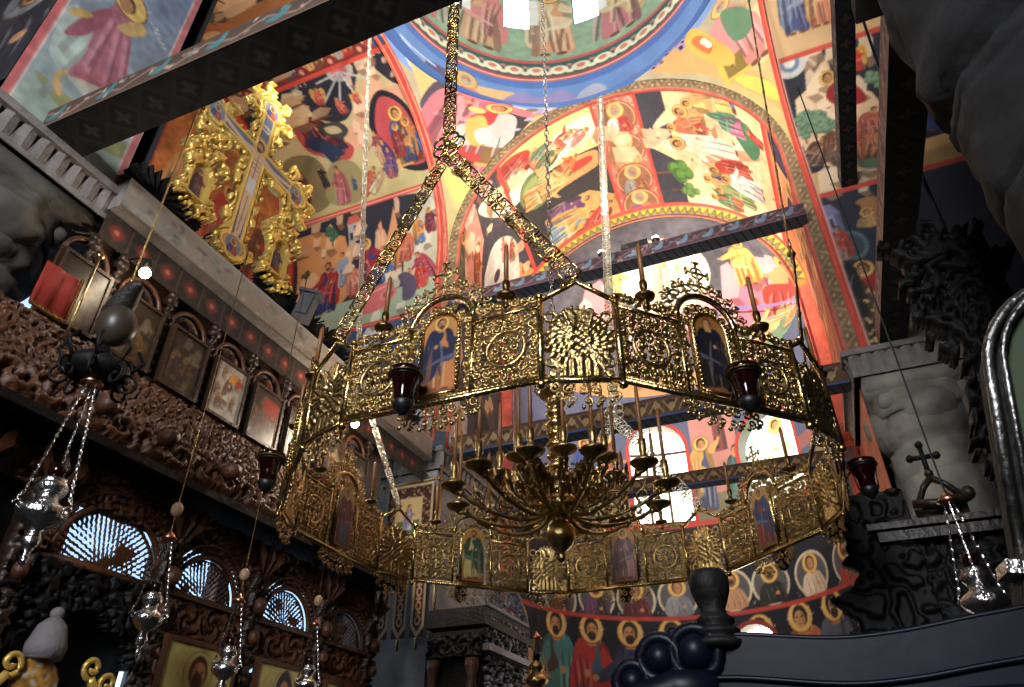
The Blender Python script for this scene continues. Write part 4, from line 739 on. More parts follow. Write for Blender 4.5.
# ---------------------------------------------------------------- the carved icon screen on the left
def adopt(o, root):
    M = Matrix.Translation(root.location) @ root.rotation_euler.to_matrix().to_4x4(); o.data.transform(M.inverted()); o.parent = root; return o
def painted(name, w, h, res, M, paint, parent, hole=None, base=(90, 70, 50), m=None, bulge=0):
    """painted board: local X = u (centred), Z = v, front towards -Y, placed by M; painted by paint(canvas)"""
    Mm = np.array(M)
    def fn(u, v):
        x = u-w/2; y = -bulge*np.cos(PI*(u/w-.5))*np.sin(PI*np.clip(v/h, 0, 1)); z = v
        return tuple(Mm[i, 0]*x+Mm[i, 1]*y+Mm[i, 2]*z+Mm[i, 3] for i in range(3))
    S = Surface(w, h, res, fn, base); paint(S.c); o = S.build(name, None, None, hole, m or M_ICON, None)
    if parent is not None: o.parent = parent
    return o
I4 = Matrix.Identity(4)
def ring_arch(cx, cz, r, y, n=16, a0=0, a1=PI): return [(cx+r*math.cos(a0+(a1-a0)*i/n), y, cz+r*math.sin(a0+(a1-a0)*i/n)) for i in range(n+1)]
XI = -3.78
iz = empty('iconostasis', (XI, 4.3, 0), PI/2, 'tall carved walnut icon screen with pierced arches along the dark side of the bay', 'icon screen')
def L(y): return y-4.3                      # screen-local u of a world y (local X runs along +Y, front is -Y = world +X)
Y_A, Y_B = 2.06, 6.38; WI = Y_B-Y_A; YG, YH = .8, 5.68; WG = YH-YG; UG = (YG+YH)/2-4.3
# cornice slab, marbled paint
def p_corn(c):
    c.grad((150, 136, 124), (176, 166, 150)); q = random.Random(2)
    for k in range(260):
        u, v = q.uniform(0, c.U), q.uniform(0, c.V); c.spoly([(u+q.uniform(-.06, .06), v+q.uniform(-.04, .04)) for _ in range(5)], q.choice([(176, 140, 126), (120, 138, 126), (190, 180, 166), (110, 96, 88), (150, 160, 146)]), .7)
    c.rect(0, 0, c.U, .02, (96, 84, 74)); c.rect(0, c.V-.02, c.U, c.V, (190, 182, 170))
b = MB(); b.box((L(Y_A)+WI/2, -.02, 5.05), (WI, .2, .25)); b.build('cornice', M_PINK, iz)
painted('cornice_front', WI, .26, .015, Matrix.Translation((L(Y_A)+WI/2, -.125, 4.92)), p_corn, iz, m=M_FRESCO)
def p_fr(c):
    c.mottle(.5, 12)
    for k in range(int(c.U/.22)):
        u = .11+.22*k; s = .055; c.poly([(u-s*1.5, .12), (u, .12+s*1.5), (u+s*1.5, .12), (u, .12-s*1.5)], (70, 54, 42)); c.ell((u, .12), s, s*.9, (116, 40, 36)); c.ell((u, .12), s*.4, s*.4, (170, 110, 80))
        c.line([(u+.11, .02), (u+.11, .22)], .012, (90, 74, 60))
painted('rosette_frieze', WI, .24, .012, Matrix.Translation((L(Y_A)+WI/2, -.03, 4.68)), p_fr, iz, base=(50, 38, 30), m=M_FRESCO)
MB().box((L(Y_A)+1.8, .07, 4.1), (3.6, .06, 1.4)).build('back_board', M_DWOOD, iz)
# crest: sun roundels, shell fans and pierced leaves on top of the cornice
def sun(u, v):
    r = np.hypot(u, v-.16); a = np.arctan2(v-.16, u); h = .012+.02*(.5+.5*np.cos(30*a)); rim = (r > .075) & (r < .15+.022*np.cos(30*a))
    return np.where(rim | ((r < .05) & (r > .028)) | ((r < .09) & (r > .03) & (np.abs(np.sin(2*a)) < .3)), h, -1)
def fan(u, v):
    r = np.hypot(u, v); a = np.arctan2(v, u); return np.where((r < .24+.035*np.cos(22*a)) & (v >= 0), .008+.03*(.5+.5*np.cos(22*a))*sst(.02, .1, r), -1)
def leafcrest(u, v):
    n = acan(u, v, 17, 3); top = .3*(.62+.38*np.cos(u*9))+.03*np.cos(u*70); return np.where(((v < top) & (n > .3)) | (v < .05), .006+.03*n, -1)
for y in (2.55, 3.5, 4.5, 5.5): carve('sun_roundel', .38, .38, .008, sun, M_BLACK, iz, .03, Matrix.Translation((L(y), -.06, 5.17)))
for y in (2.28, 3.78, 4.05, 5.1): carve('shell_fan', .56, .3, .009, fan, M_BLACK, iz, .03, Matrix.Translation((L(y), -.08, 5.18)))
for y in (3.02, 4.28, 4.85, 6.0): carve('pierced_crest', .7, .36, .011, leafcrest, M_BLACK, iz, .03, Matrix.Translation((L(y), -.02, 5.17)))
# row of festival icons: twisted colonnettes, black glazed lunettes
BAY = .43; Y0I = 2.06
bays = [Y0I+BAY*k for k in range(8)]
for k in range(9):
    y = Y0I-BAY/2+BAY*k
    if y < 2.0: y = 2.06
    b = MB(); n = 40; b.tube([(L(y)+.012*math.cos(1.3*i), -.04+.012*math.sin(1.3*i), 3.96+.62*i/n) for i in range(n+1)], .02, 6); b.box((L(y), -.03, 3.95), (.07, .08, .05)); b.box((L(y), -.03, 4.6), (.07, .08, .05)); b.ball((L(y), -.04, 4.65), .035, 8); b.build('colonnette', M_DWOOD, iz, True)
for k, y in enumerate(bays):
    m = MB(); m.add([(L(y)+x, yy, z) for x, yy, z in [(0, -.035, 4.52)]+[(.14*math.cos(PI*i/16), -.012, 4.46+.16*math.sin(PI*i/16)) for i in range(17)]], [(0, i+1, i+2) for i in range(16)]+[(0, 17, 1)])
    m.build('glazed_lunette', M_GLASSY, iz, True)
    a = MB(); a.tube(ring_arch(L(y), 4.46, .155, -.03), .016, 6); a.tube([(L(y)-.17, -.035, 4.44), (L(y)+.17, -.035, 4.44)], .016, 4); a.tube([(L(y)-.17, -.045, 3.96), (L(y)+.17, -.045, 3.96)], .018, 4); a.tube([(L(y)-.165, -.035, 3.96), (L(y)-.16, -.035, 4.47)], .014, 4); a.tube([(L(y)+.165, -.035, 3.96), (L(y)+.16, -.035, 4.47)], .014, 4); a.build('arch_moulding', M_WOOD, iz, True)
# leaning carved gallery under the icons, soffit blackened for its undershadow, relief band
def gal(u, v): return .008+.06*vine(u, v, .22, 1)*sst(0, .04, v)*sst(0, .04, .66-v)+.01*acan(u, v, 26, 5)
Mg = Matrix.Translation((UG, -.3, 3.33)) @ Matrix.Rotation(-.42, 4, 'X')
carve('carved_gallery', WG, .66, .0105, gal, M_WOOD, iz, .04, Mg)
def gal2(u, v): return .01+.05*acan(u, v, 15, 8)
b = MB(); b.box((UG, -.31, 3.31), (WG, .08, .05)); b.box((UG, -.12, 3.33), (WG, .4, .03)); b.build('gallery_soffit', M_BLACK, iz)
for y in (1.4, 2.3, 2.75, 3.3, 4.1, 4.9, 5.5): b = MB(); b.lathe([(.001, 0), (.05, .02), (.06, .07), (.04, .12), (.001, .13)], 12, Matrix.Translation((L(y), -.3, 3.5)) @ Matrix.Rotation(PI/2, 4, 'X')); b.ball((L(y), -.36, 3.5), .035, 8); b.build('rosette_boss', M_WOOD, iz, True)
carve('relief_band', WG, .22, .014, lambda u, v: .01+.045*acan(u, v, 16, 2), M_WOOD, iz, .04, Matrix.Translation((UG, -.0, 3.08)))
# tier of pierced arches
def tymp(R, seed):
    def f(u, v):
        r = np.hypot(u, v); a = np.arctan2(v, u); k = np.floor(r/.034); n = np.cos(a*(8+6*k)+k*1.7)*np.cos(PI*(r/.034-k-.5)); m = vnoise(u, v, 13, seed+2); rim = (r > R*.93) | (v < .02)
        return np.where(r > R, -1, np.where(rim | (n < .75*m-.02) | (m > .72), .003+.006*m+.004*np.abs(n), -1))
    return f
def lattice(u, v): n = vine(u, v, .22, 2, 3); return np.where((n > .3) | (v < .015), .008+.03*n, .004)
ARCH = [(2.87, .36, 2.76), (3.65, .27, 2.77), (4.5, .27, 2.77), (5.28, .27, 2.77)]
for k, (y, R, z) in enumerate(ARCH):
    carve('pierced_tympanum', 2*R, R, .0065, tymp(R, k), M_WOOD, iz, .004, Matrix.Translation((L(y), .0, z)))
    a = MB(); a.tube(ring_arch(L(y), z, R+.015, -.03, 24), .02, 6); a.tube(ring_arch(L(y), z, R+.095, -.04, 24), .016, 6)
    for i in range(27): t = PI*i/26; a.ball((L(y)+(R+.055)*math.cos(t), -.035, z+(R+.055)*math.sin(t)), .018, 6)
    a.tube([(L(y)-R-.1, -.05, z-.01), (L(y)+R+.1, -.05, z-.01)], .025, 4); a.build('beaded_arch', M_WOOD, iz, True)
    def spandrel(u, v, R=R): return np.where(np.hypot(u, v) < R+.1, -1, .008+.045*acan(u, v, 14, 7))
    carve('carved_spandrel', BAY*1.9 if k else .94, .45 if k else .56, .012, spandrel, M_WOOD, iz, .03, Matrix.Translation((L(y), .0, z)))
    if k: carve('scroll_panel', .74, .22, .01, lattice, M_WOOD, iz, .03, Matrix.Translation((L(y), -.02, 2.53)))
    if k: a = MB(); a.box((L(y), -.04, 2.5), (.78, .1, .04)); a.box((L(y), -.04, 2.755), (.78, .08, .03)); a.build('rail_moulding', M_WOOD, iz)
for y in (1.9, 2.33, 3.27, 4.09, 4.9, 5.62):
    pil = carve('carved_pilaster', .13, 1.75, .012, lambda u, v: .012+.045*acan(u, v, 18, 4), M_DWOOD, iz, .05, Matrix.Translation((L(y), -.05, 1.3)))
    for bz, br in ((2.83, .05), (2.62, .04)): MB().ball((L(y), -.12, bz), br, 8, sz=1.2).build('boss', M_WOOD, iz, True)
    # acanthus spray rising over the pilaster
    b = MB()
    for s in (-1, 0, 1): b.add([(L(y)+s*.03, -.12, 3.05), (L(y)+s*.1-.035, -.16, 3.17), (L(y)+s*.13, -.14, 3.3), (L(y)+s*.1+.035, -.16, 3.17), (L(y)+s*.06, -.08, 3.15)], [(0, 1, 4), (1, 2, 4), (2, 3, 4), (3, 0, 4), (0, 3, 2, 1)])
    b.build('acanthus_spray', M_WOOD, iz)
MB().box((UG, .0, .68), (WG, .1, 1.36)).build('plinth', M_DWOOD, iz)
# royal doors bay: pierced lintel over a dark scalloped opening
def lintel(u, v):
    s = np.minimum(np.minimum(np.hypot(u+.16, (v-.02)), np.hypot(u-.02, v-.1)), np.hypot(u-.2, v-.02)); return np.where(s < .15, -1, .008+.045*acan(u, v, 17, 9))
carve('scalloped_lintel', .8, .46, .01, lintel, M_BLACK, iz, .04, Matrix.Translation((L(2.8), -.03, 2.28)))
MB().box((L(2.8), .1, 1.95), (.9, .03, 1.55)).build('shade_backing', M_BLACK, iz); MB().box((L(1.55), .08, 2.35), (1.5, .04, 1.95)).build('shade_side_sheet', M_BLACK, iz)  # black sheets added in place of the deep shade behind the screen
MB().box((L(3.2), .0, 2.25), (.02, .02, .34)).build('light_slit', mat('daylight at the door edge', (190, 220, 255), .4, emit=(190, 225, 255), es=1.6), iz)
# the royal door wings: gilded scrolls and an embroidered gold panel standing in the opening
rd = empty('gilded_altar_cover', (-3.68, 2.62, 1.75), PI/2, 'gold-embroidered panel with a grey rounded top standing in the dark doorway of the icon screen', 'altar cover')
def p_cov(c):
    c.mottle(.5, 14); q = random.Random(8)
    for k in range(60): c.ell((q.uniform(0, c.U), q.uniform(0, c.V)), .02, .012, q.choice([(226, 176, 90), (150, 100, 44), (206, 190, 170)]), q.uniform(0, 3))
painted('embroidered_panel', .26, .52, .01, I4, p_cov, rd, base=(178, 128, 58), bulge=.04, hole=lambda u, v: v > .52-.1*np.abs(u/.13-1)**2)
b = MB(); b.lathe([(.09, .5), (.1, .56), (.07, .66), (.03, .7)], 14); b.ball((0, 0, .72), .035, 8); b.build('rounded_top', mat('grey embroidered cloth', (120, 112, 112), .7, 0, .4, 40), rd, True)
for y, z, s, lb in ((2.44, 1.84, 1, 'left of the gold-embroidered panel'), (2.93, 1.88, -1, 'right of the gold-embroidered panel'), (3.05, 1.82, -1, 'nearest the light slit of the doorway')):
    b = MB(); b.tube([(s*.05*math.sin(2.2*t), 0, .05+.42*t/3) for t in [.15*i for i in range(21)]], [.035-.012*i/20 for i in range(21)], 6); b.tube(spiral(s*.02, .52, .06, -PI/2, 1.2, s), .016, 5); b.tube(spiral(-s*.06, .2, .05, 0, 1.1, -s), .014, 5)
    o = b.build('gilded_scroll', M_GILT, None, True, (-3.66, y, z-.15)); o.rotation_euler = (0, 0, PI/2); tag(o, 'gilded wooden scroll '+lb, 'ornament', 'gilded scrolls of the royal doors')
# ---- icons set in the screen
def icon(y, z, w, h, paint, label, res=.008, fm=None, group=None, x=-3.69):
    r = empty('icon', (x, y, z), PI/2, label, 'icon', group); painted('icon_painting', w, h, res, I4, paint, r)
    b = MB(); t = .022
    b.box((0, .012, -t/2), (w+2*t, .05, t)); b.box((0, .012, h+t/2), (w+2*t, .05, t)); b.box((-w/2-t/2, .012, h/2), (t, .05, h)); b.box((w/2+t/2, .012, h/2), (t, .05, h)); b.box((0, .02, h/2), (w, .014, h)); b.build('icon_frame', fm or M_DWOOD, r); return r
def feast(bg, cols, n, seed, gold=False):
    def f(c):
        c.grad(bg, mixc(bg, (90, 70, 44), .5)); q = random.Random(seed); rocks(c, [(0, c.V*.3), (c.U*.2, c.V*.75), (c.U*.5, c.V*.5), (c.U*.8, c.V*.8), (c.U, c.V*.4), (c.U, 0), (0, 0)], mixc(bg, (120, 90, 50), .6), seed, 8)
        for k in range(n):
            x = c.U*(.12+.76*k/max(1, n-1)); y0 = c.V*q.uniform(.03, .3); stand(c, (x, y0+c.V*.45), (x, y0), cols[k % len(cols)], cols[(k+1) % len(cols)], 1 if k % 2 else -1, k % 2 == 0)
        c.mottle(.4, 20); c.a *= .6
    return f
def white_icon(c):
    c.grad((186, 176, 158), (170, 158, 140)); q = random.Random(4)
    for k in range(9): x, y = c.U*q.uniform(.1, .9), c.V*q.uniform(.1, .8); stand(c, (x, y+.09), (x, y-.03), (150, 140, 120), (120, 80, 60), halo=k % 3 == 0)
    stand(c, (c.U*.5, c.V*.8), (c.U*.45, c.V*.3), (206, 196, 180), (110, 70, 44)); c.ell((c.U*.6, c.V*.8), .04, .04, (206, 140, 60)); c.ell((c.U*.8, c.V*.75), .03, .03, (176, 60, 40)); c.mottle(.2, 12)
def red_icon(c):
    feast((60, 34, 26), [(150, 40, 30), (176, 90, 40), (60, 60, 60)], 6, 9)(c); c.poly([(c.U*.3, c.V*.6), (c.U*.9, c.V*.55), (c.U*.95, c.V*.85), (c.U*.4, c.V*.9)], (140, 44, 32))
DKI = [feast((44, 36, 30), [(120, 90, 40), (90, 50, 36), (60, 50, 40)], 4, 1), feast((46, 36, 28), [(110, 60, 40), (150, 110, 50), (60, 60, 56)], 5, 2), feast((48, 40, 32), [(140, 100, 50), (96, 60, 40), (52, 56, 60)], 5, 3)]
ILAB = [None, 'dark festival icon with a gold crowd under the glowing bulb of the screen', 'dark festival icon just before the pale one in the upper row', 'pale whitish festival icon in the upper row of the screen', 'red-toned festival icon just beyond the pale icon in the upper row', 'dark festival icon second beyond the pale icon in the upper row', 'dark festival icon third beyond the pale icon in the upper row', 'dark festival icon fourth beyond the pale icon in the upper row']
for k in range(0, 8):
    p = {3: white_icon, 4: red_icon}.get(k, DKI[k % 3]); icon(bays[k], 3.99, .3, .42, p, ILAB[k] or 'dark festival icon behind the red cloth at the near end of the upper row', .01)
def big_icon(robe, mantle, hood):
    def f(c):
        c.grad((196, 172, 92), (206, 186, 110)); c.ell((c.U*.5, c.V-.145), .125, .125, (150, 120, 60), n=32); c.ell((c.U*.5, c.V-.145), .119, .119, (202, 180, 104), n=32)
        g = Fig(c, (c.U*.5, c.V-.015), (c.U*.48, c.V-.82)); g.P([(-.13, .62), (0, .66), (.13, .62), (.24, .5), (.28, 0), (-.28, 0), (-.24, .5)], robe); g.P([(.02, .65), (.14, .62), (.25, .5), (.28, 0), (.02, 0), (.05, .35)], mantle); folds(g, (-.14, -.04, .1, .18), .05, .55, robe, 3)
        if hood: g.P([(-.1, .9), (0, 1.0), (.1, .9), (.12, .72), (.16, .6), (-.16, .6), (-.12, .72)], hood); g.E((.0, .83), .062, .085, SKIN)
        else: head(g, .83, 0, .085, False, (74, 48, 30), True); g.E((0, .74), .05, .05, (74, 48, 30))
        g.E((-.17, .36), .03, .045, SKIN); g.Ln([(-.04, .84), (-.015, .84)], .008, (50, 30, 20)); g.Ln([(.02, .84), (.045, .84)], .008, (50, 30, 20)); g.P([(-.2, .1), (-.05, .06), (-.06, .3), (-.2, .33)], (196, 90, 60) if not hood else (150, 50, 44), 1, False); c.mottle(.15, 10)
    return f
icon(3.66, 1.55, .58, .93, big_icon((110, 64, 60), (44, 74, 150), None), 'large gold-ground icon of a bearded figure in a blue mantle, low in the screen', .009, M_WOOD, x=-3.66)
icon(4.5, 1.55, .6, .93, big_icon((60, 36, 40), (70, 36, 44), (46, 30, 32)), 'large gold-ground icon of a dark-hooded figure, low in the screen', .009, M_WOOD, x=-3.66)
icon(5.28, 1.55, .58, .9, big_icon((60, 70, 60), (84, 60, 40), None), 'large gold-ground icon in the shade, beyond the dark-hooded one', .012, M_WOOD, x=-3.66)
# ---- painted crucifix with gilded foliage
CU, CV = 3.02, 6.43
cr = empty('crucifix', (-3.72, CU, 5.24), PI/2, 'painted crucifix framed by gilded foliage on top of the icon screen cornice', 'crucifix')
H0 = CV-5.24
def bx(u, v, u0, u1, v0, v1): return np.maximum(np.maximum(u0-u, u-u1), np.maximum(v0-v, v-v1))
def sd_cross(u, v):
    d = np.minimum(bx(u, v, -.07, .07, .14, H0+.56), bx(u, v, -.5, .5, H0-.065, H0+.065))
    for cu, cv in ((-.52, H0), (.52, H0), (0, H0+.6), (0, .14)):
        for a in (0, PI/2, PI, 3*PI/2): d = np.minimum(d, np.hypot(u-cu-.06*math.cos(a), v-cv-.06*math.sin(a))-.075)
    return d
def fol(u, v):
    d = sd_cross(u, v); n = acan(u, v, 13, 1); lob = vnoise(u, v, 14, 5)
    for cu, cv in ((-.52, H0), (.52, H0), (0, H0+.6)):
        a = np.arctan2(v-cv, u-cu); r = np.hypot(u-cu, v-cv); d = np.where((r < .34) & (r > .1), np.minimum(d, np.maximum(r-.2-.09*np.cos(7*a), .03)), d)
    return np.where(d < .03, .012+.03*(np.abs(d) < .02), np.where((d < .035+.08*lob) & ((n > .42) | (d < .045)), .012+.035*n, -1))
carve('gilded_foliage', 1.6, 2.2, .0095, fol, M_GILT, cr, .02, I4)
def p_cross(c):
    o = c.U/2; c.rect(0, 0, c.U, c.V, (104, 116, 138))
    for cu, cv in ((-.52, H0), (.52, H0), (0, H0+.6), (0, .14)): c.ell((o+cu, cv), .11, .11, (222, 180, 96)); c.ell((o+cu, cv), .085, .085, (120, 130, 150)); bust(c, (o+cu, cv+.07), (o+cu, cv-.08), RED, BLUE)
    B = (228, 188, 148); D = (160, 112, 78)
    c.spoly([(o-.42, H0+.035), (o-.2, H0+.0), (o-.07, H0+.02), (o-.07, H0-.03), (o-.2, H0-.045), (o-.42, H0+.0)], B); c.spoly([(o+.42, H0+.035), (o+.2, H0+.0), (o+.07, H0+.02), (o+.07, H0-.03), (o+.2, H0-.045), (o+.42, H0+.0)], B)
    c.spoly([(o-.075, H0+.02), (o, H0+.04), (o+.075, H0+.02), (o+.06, H0-.2), (o+.055, H0-.36), (o-.05, H0-.36), (o-.05, H0-.2)], B); c.spoly([(o-.06, H0-.32), (o+.065, H0-.3), (o+.07, H0-.5), (o+.0, H0-.52), (o-.055, H0-.49)], (226, 220, 206))
    c.spoly([(o-.05, H0-.48), (o+.05, H0-.48), (o+.045, H0-.7), (o+.03, H0-.92), (o-.02, H0-.94), (o-.035, H0-.7)], B); c.line([(o+.005, H0-.5), (o+.0, H0-.9)], .012, D); c.line([(o, H0), (o, H0-.3)], .012, D)
    for k in range(3): c.line([(o-.04, H0-.08-.05*k), (o+.045, H0-.08-.05*k)], .01, D)
    f = Fig(c, (o+.03, H0+.17), (o, H0-.9)); c.ell((o-.01, H0+.1), .1, .1, (226, 176, 80)); c.ell((o-.01, H0+.1), .05, .06, (70, 44, 26)); c.ell((o-.012, H0+.085), .036, .046, SKIN); c.ell((o-.015, H0+.05), .03, .025, (70, 44, 26))
    c.rect(o-.05, H0+.3, o+.05, H0+.38, (220, 210, 190)); script_marks(c, (o-.04, H0+.325), (1, 0), .025, 4, 3, (60, 50, 40))
painted('cross_painting', 1.3, H0+.78, .0075, Matrix.Translation((0, -.036, 0)), p_cross, cr, hole=lambda u, v: sd_cross(u-.65, v) > -.012)
b = MB(); b.box((0, .02, .09), (.16, .06, .3)); b.box((0, .03, H0/2), (.1, .03, H0)); b.build('foot_post', M_GILT, cr)
def side_icon(y, z, label, ro, ma):
    r = empty('ornate_icon', (-3.7, y, z), PI/2, label, 'icon', 'gilded icons flanking the crucifix')
    def f(u, v):
        w = .17+.05*np.cos((v-.1)*13)+.03*vnoise(u, v, 16, 2); d = np.maximum(np.abs(u)-w*sst(-.02, .12, v)*sst(-.02, .22, .92-v), np.maximum(-v, v-.9)); n = acan(u, v, 17, 6)
        inn = np.maximum(np.abs(u)-.085, np.maximum(.2-v, v-.52)); inn = np.where(v > .45, np.maximum(np.hypot(u, v-.45)-.085, -1), inn)
        return np.where(d > 0, -1, np.where(inn < 0, .006, np.where(inn < .028, .05, np.where((n > .22) | (inn < .05), .015+.05*n, -1))))
    carve('gilded_frame', .56, .92, .009, f, M_GILT, r, .02, I4)
    def p(c): c.grad((214, 170, 84), (226, 190, 110)); stand(c, (c.U/2, c.V*.86), (c.U/2, .0), ro, ma, 1, True)
    painted('icon_painting', .17, .33, .006, Matrix.Translation((0, -.012, .2)), p, r, hole=lambda u, v: (v > .25) & (np.hypot(u-.085, v-.25) > .085)); return r
side_icon(2.55, 5.28, 'gilded arched icon standing on the cornice before the crucifix, nearer the angel pier', (90, 50, 40), (110, 60, 50))
side_icon(3.5, 5.26, 'gilded arched icon standing on the cornice beyond the crucifix, nearer the healing fresco', (150, 50, 40), (60, 60, 110))
# grey box and dark carved bird-like crest pieces at the far end of the cornice
o = MB().box((0, 0, .13), (.14, .12, .26)).box((0, -.075, .13), (.1, .02, .2)).box((0, 0, .28), (.2, .16, .03)).build('loudspeaker', mat('grey painted box', (92, 92, 96), .6), None, False, (-3.62, 3.86, 5.18)); o.rotation_euler = (0, .2, .5); tag(o, 'small grey box tilted on the screen cornice beside the far gilded icon', 'loudspeaker')
# red cloth banner near the angel pier
rc = empty('red_banner', (-3.5, 1.84, 3.86), PI/2, 'red cloth banner with a gold edge hanging at the near end of the icon screen', 'banner')
b = MB(); n = 10; b.add([(-.1+.2*i/n, .006*math.sin(i*1.3), z) for z in (.0, .28) for i in range(n+1)], [(i, i+1, n+2+i, n+1+i) for i in range(n)]); o = b.build('cloth', M_RED, rc, True); sd = o.modifiers.new('s', 'SOLIDIFY'); sd.thickness = .012
MB().box((0, -.01, -.01), (.21, .018, .016)).box((.105, -.01, .14), (.014, .018, .3)).build('gold_edge', M_GOLD, rc); b = MB(); b.tube([(.14, -.01, -.1), (.14, -.01, .48)], .009, 8); b.ball((.14, -.01, .5), .024, 10); b.build('pole', M_BRASS, rc, True)
# lamps of the room
def bulb(loc, label, p):
    r = empty('spot_bulb', loc, 0, label, 'lamp'); b = MB(); b.ball((0, 0, 0), .035, 10); b.build('bulb', M_BULB, r, True); b = MB(); b.lathe([(.02, .03), (.03, .05), (.025, .1), (.01, .12)], 12); b.tube([(0, 0, .1), (-.1, 0, .16), (-.2, 0, .18)], .008, 6); b.build('socket', M_SOFTBLACK, r, True)
    return r
bulb(tuple(on(0, 145, 273, -3.52)), 'glowing bulb fixed below the cornice of the icon screen', 5); point('bulb_light', tuple(on(0, 145, 278, -3.42)), 3, (1, .82, .6))
# ---- hanging oil lamps
def cable_chain(b, p0, p1, r=.006, step=.03):
    P0, P1 = Vector(p0), Vector(p1); n = max(2, int((P1-P0).length/step))
    for i in range(n): b.ball(tuple(P0.lerp(P1, (i+.5)/n)), r*1.5, 4, sz=1.5)
    b.tube([p0, p1], r*.6, 4)
def oil_lamp(loc, s, hc, hu, label, m=M_SILVER, egg=True, cm=None):
    """silver hanging lamp: bulged body, drop, three chains to a little crown at height hc, cord up to hu with an egg-shaped bead"""
    r = empty('oil_lamp', loc, 0, label, 'oil lamp', 'silver oil lamps hung before the screens')
    b = MB(); b.lathe([(.002*s, -.26*s), (.016*s, -.245*s), (.02*s, -.22*s), (.012*s, -.2*s), (.03*s, -.17*s), (.045*s, -.14*s), (.03*s, -.1*s), (.05*s, -.075*s), (.1*s, -.04*s), (.115*s, -.005*s), (.095*s, .025*s), (.055*s, .05*s), (.05*s, .075*s), (.075*s, .105*s), (.078*s, .13*s), (.055*s, .155*s), (.06*s, .165*s)], 18); b.build('bowl', m, r, True)
    for k in range(3):
        a = 2*PI*k/3+.4; w = MB(); w.tube([(.1*s*math.cos(a), .1*s*math.sin(a), 0), (.13*s*math.cos(a), .13*s*math.sin(a), .03*s), (.12*s*math.cos(a), .12*s*math.sin(a), .06*s)], .008*s, 5); w.tube(spiral(.0, .02*s, .03*s, 0, 1, 1), .006*s, 4, Matrix.Translation((.115*s*math.cos(a), .115*s*math.sin(a), -.02*s)) @ Matrix.Rotation(a, 4, 'Z')); w.build('handle', m, r, True)
        ch = MB(); cable_chain(ch, (.115*s*math.cos(a), .115*s*math.sin(a), .05*s), (.02*s*math.cos(a), .02*s*math.sin(a), hc), .005*s+.001); ch.build('chain', m, r)
    g = MB(); g.lathe([(.03*s, .16*s), (.042*s, .2*s), (.045*s, .24*s), (.04*s, .24*s)], 12); g.build('glass_cup', M_DARKGLASS, r, True)
    g = MB(); g.lathe([(.045*s, hc-.03*s), (.06*s, hc-.02*s), (.035*s, hc+.01*s), (.015*s, hc+.03*s), (.008*s, hc+.05*s)], 14); g.build('crown', mat('copper cap', (196, 140, 110), .3, 1) if 'copper cap' not in bpy.data.materials else bpy.data.materials['copper cap'], r, True)
    g = MB(); g.tube([(0, 0, hc+.03*s), (0, 0, hu)], .0035, 5); g.build('cord', cm or M_DBRASS, r)
    if egg: g = MB(); g.ball((0, 0, hc+.13*s+.06), .045*s, 10, sz=1.25); g.build('egg', M_EGG, r, True)
    return r
oil_lamp(tuple(on(0, 147, 618, -3.36)), .78, .45, 3.0, 'silver oil lamp before the first pilaster of the screen, left of the bearded icon')
oil_lamp(tuple(on(0, 225, 668, -3.36)), .72, .4, 3.1, 'silver oil lamp hanging between the two large gold-ground icons')
oil_lamp(tuple(on(0, 306, 684, -3.36)), .72, .4, 3.1, 'silver oil lamp hanging beyond the dark-hooded icon')
# the big near lamp: ostrich egg, carved bird and crown above it
bl = oil_lamp(tuple(on(0, 42, 512, -3.0)), .9, .66, 1.0, 'largest silver oil lamp, hung under a dark egg at the near end of the screen', M_SILVER, False)
b = MB(); b.lathe([(.02, .66), (.13, .68), (.15, .72), (.13, .76), (.05, .8), (.02, .86)], 18)
for k in range(8): a = 2*PI*k/8; b.tube(spiral(.14, .66, .06, PI/2, 1.1, -1, 12), .009, 5, Matrix.Rotation(a, 4, 'Z')); b.tube([(.14*math.cos(a), .14*math.sin(a), .72), (.19*math.cos(a), .19*math.sin(a), .8), (.15*math.cos(a), .15*math.sin(a), .86)], .01, 5)
b.build('openwork_crown', M_BLACK, bl, True)
b = MB(); b.ball((.02, 0, .98), .095, 14, sz=1.2); b.build('egg', mat('dark egg', (62, 52, 42), .4), bl, True)
b = MB(); b.tube([(-.16, .06, 1.02), (-.08, .03, 1.1), (.02, 0, 1.16), (.08, -.01, 1.22), (.12, -.02, 1.2)], [.03, .07, .06, .035, .012], 10); b.build('carved_bird', mat('dark carved bird', (46, 42, 38), .5, 0, .5, 40), bl, True)
b = MB(); b.tube([(0, 0, 1.1), (0, 0, 3.2)], .006, 5); b.build('cord', M_BRASS, bl)
# ---- church banner on the pier
bn = empty('processional_banner', (-3.93, 6.44, 3.05), 0, 'brown and cream embroidered banner with three pointed tails hanging on the pale pier', 'banner')
def p_ban(c):
    c.rect(0, 0, c.U, c.V, (62, 26, 16)); q = random.Random(6)
    for k in range(420): c.ell((q.uniform(0, c.U), q.uniform(0, c.V)), .016, .009, q.choice([(176, 126, 76), (196, 150, 100), (146, 96, 56)]), q.uniform(0, 3))
    c.rect(0, 0, .03, c.V, (200, 176, 136)); c.rect(c.U-.03, 0, c.U, c.V, (200, 176, 136)); c.rect(0, c.V-.035, c.U, c.V, (200, 176, 136)); c.rect(.13, .3, c.U-.13, c.V-.16, (214, 190, 140)); c.rect(.16, .33, c.U-.16, c.V-.19, (222, 186, 120)); c.rect(.16, .33, c.U-.16, .5, (90, 110, 60)); stand(c, (c.U/2, c.V-.24), (c.U/2, .38), (206, 196, 200), (150, 120, 160), 1, True)
painted('banner_field', .6, .92, .009, Matrix.Translation((0, 0, .72)), p_ban, bn, m=M_FRESCO)
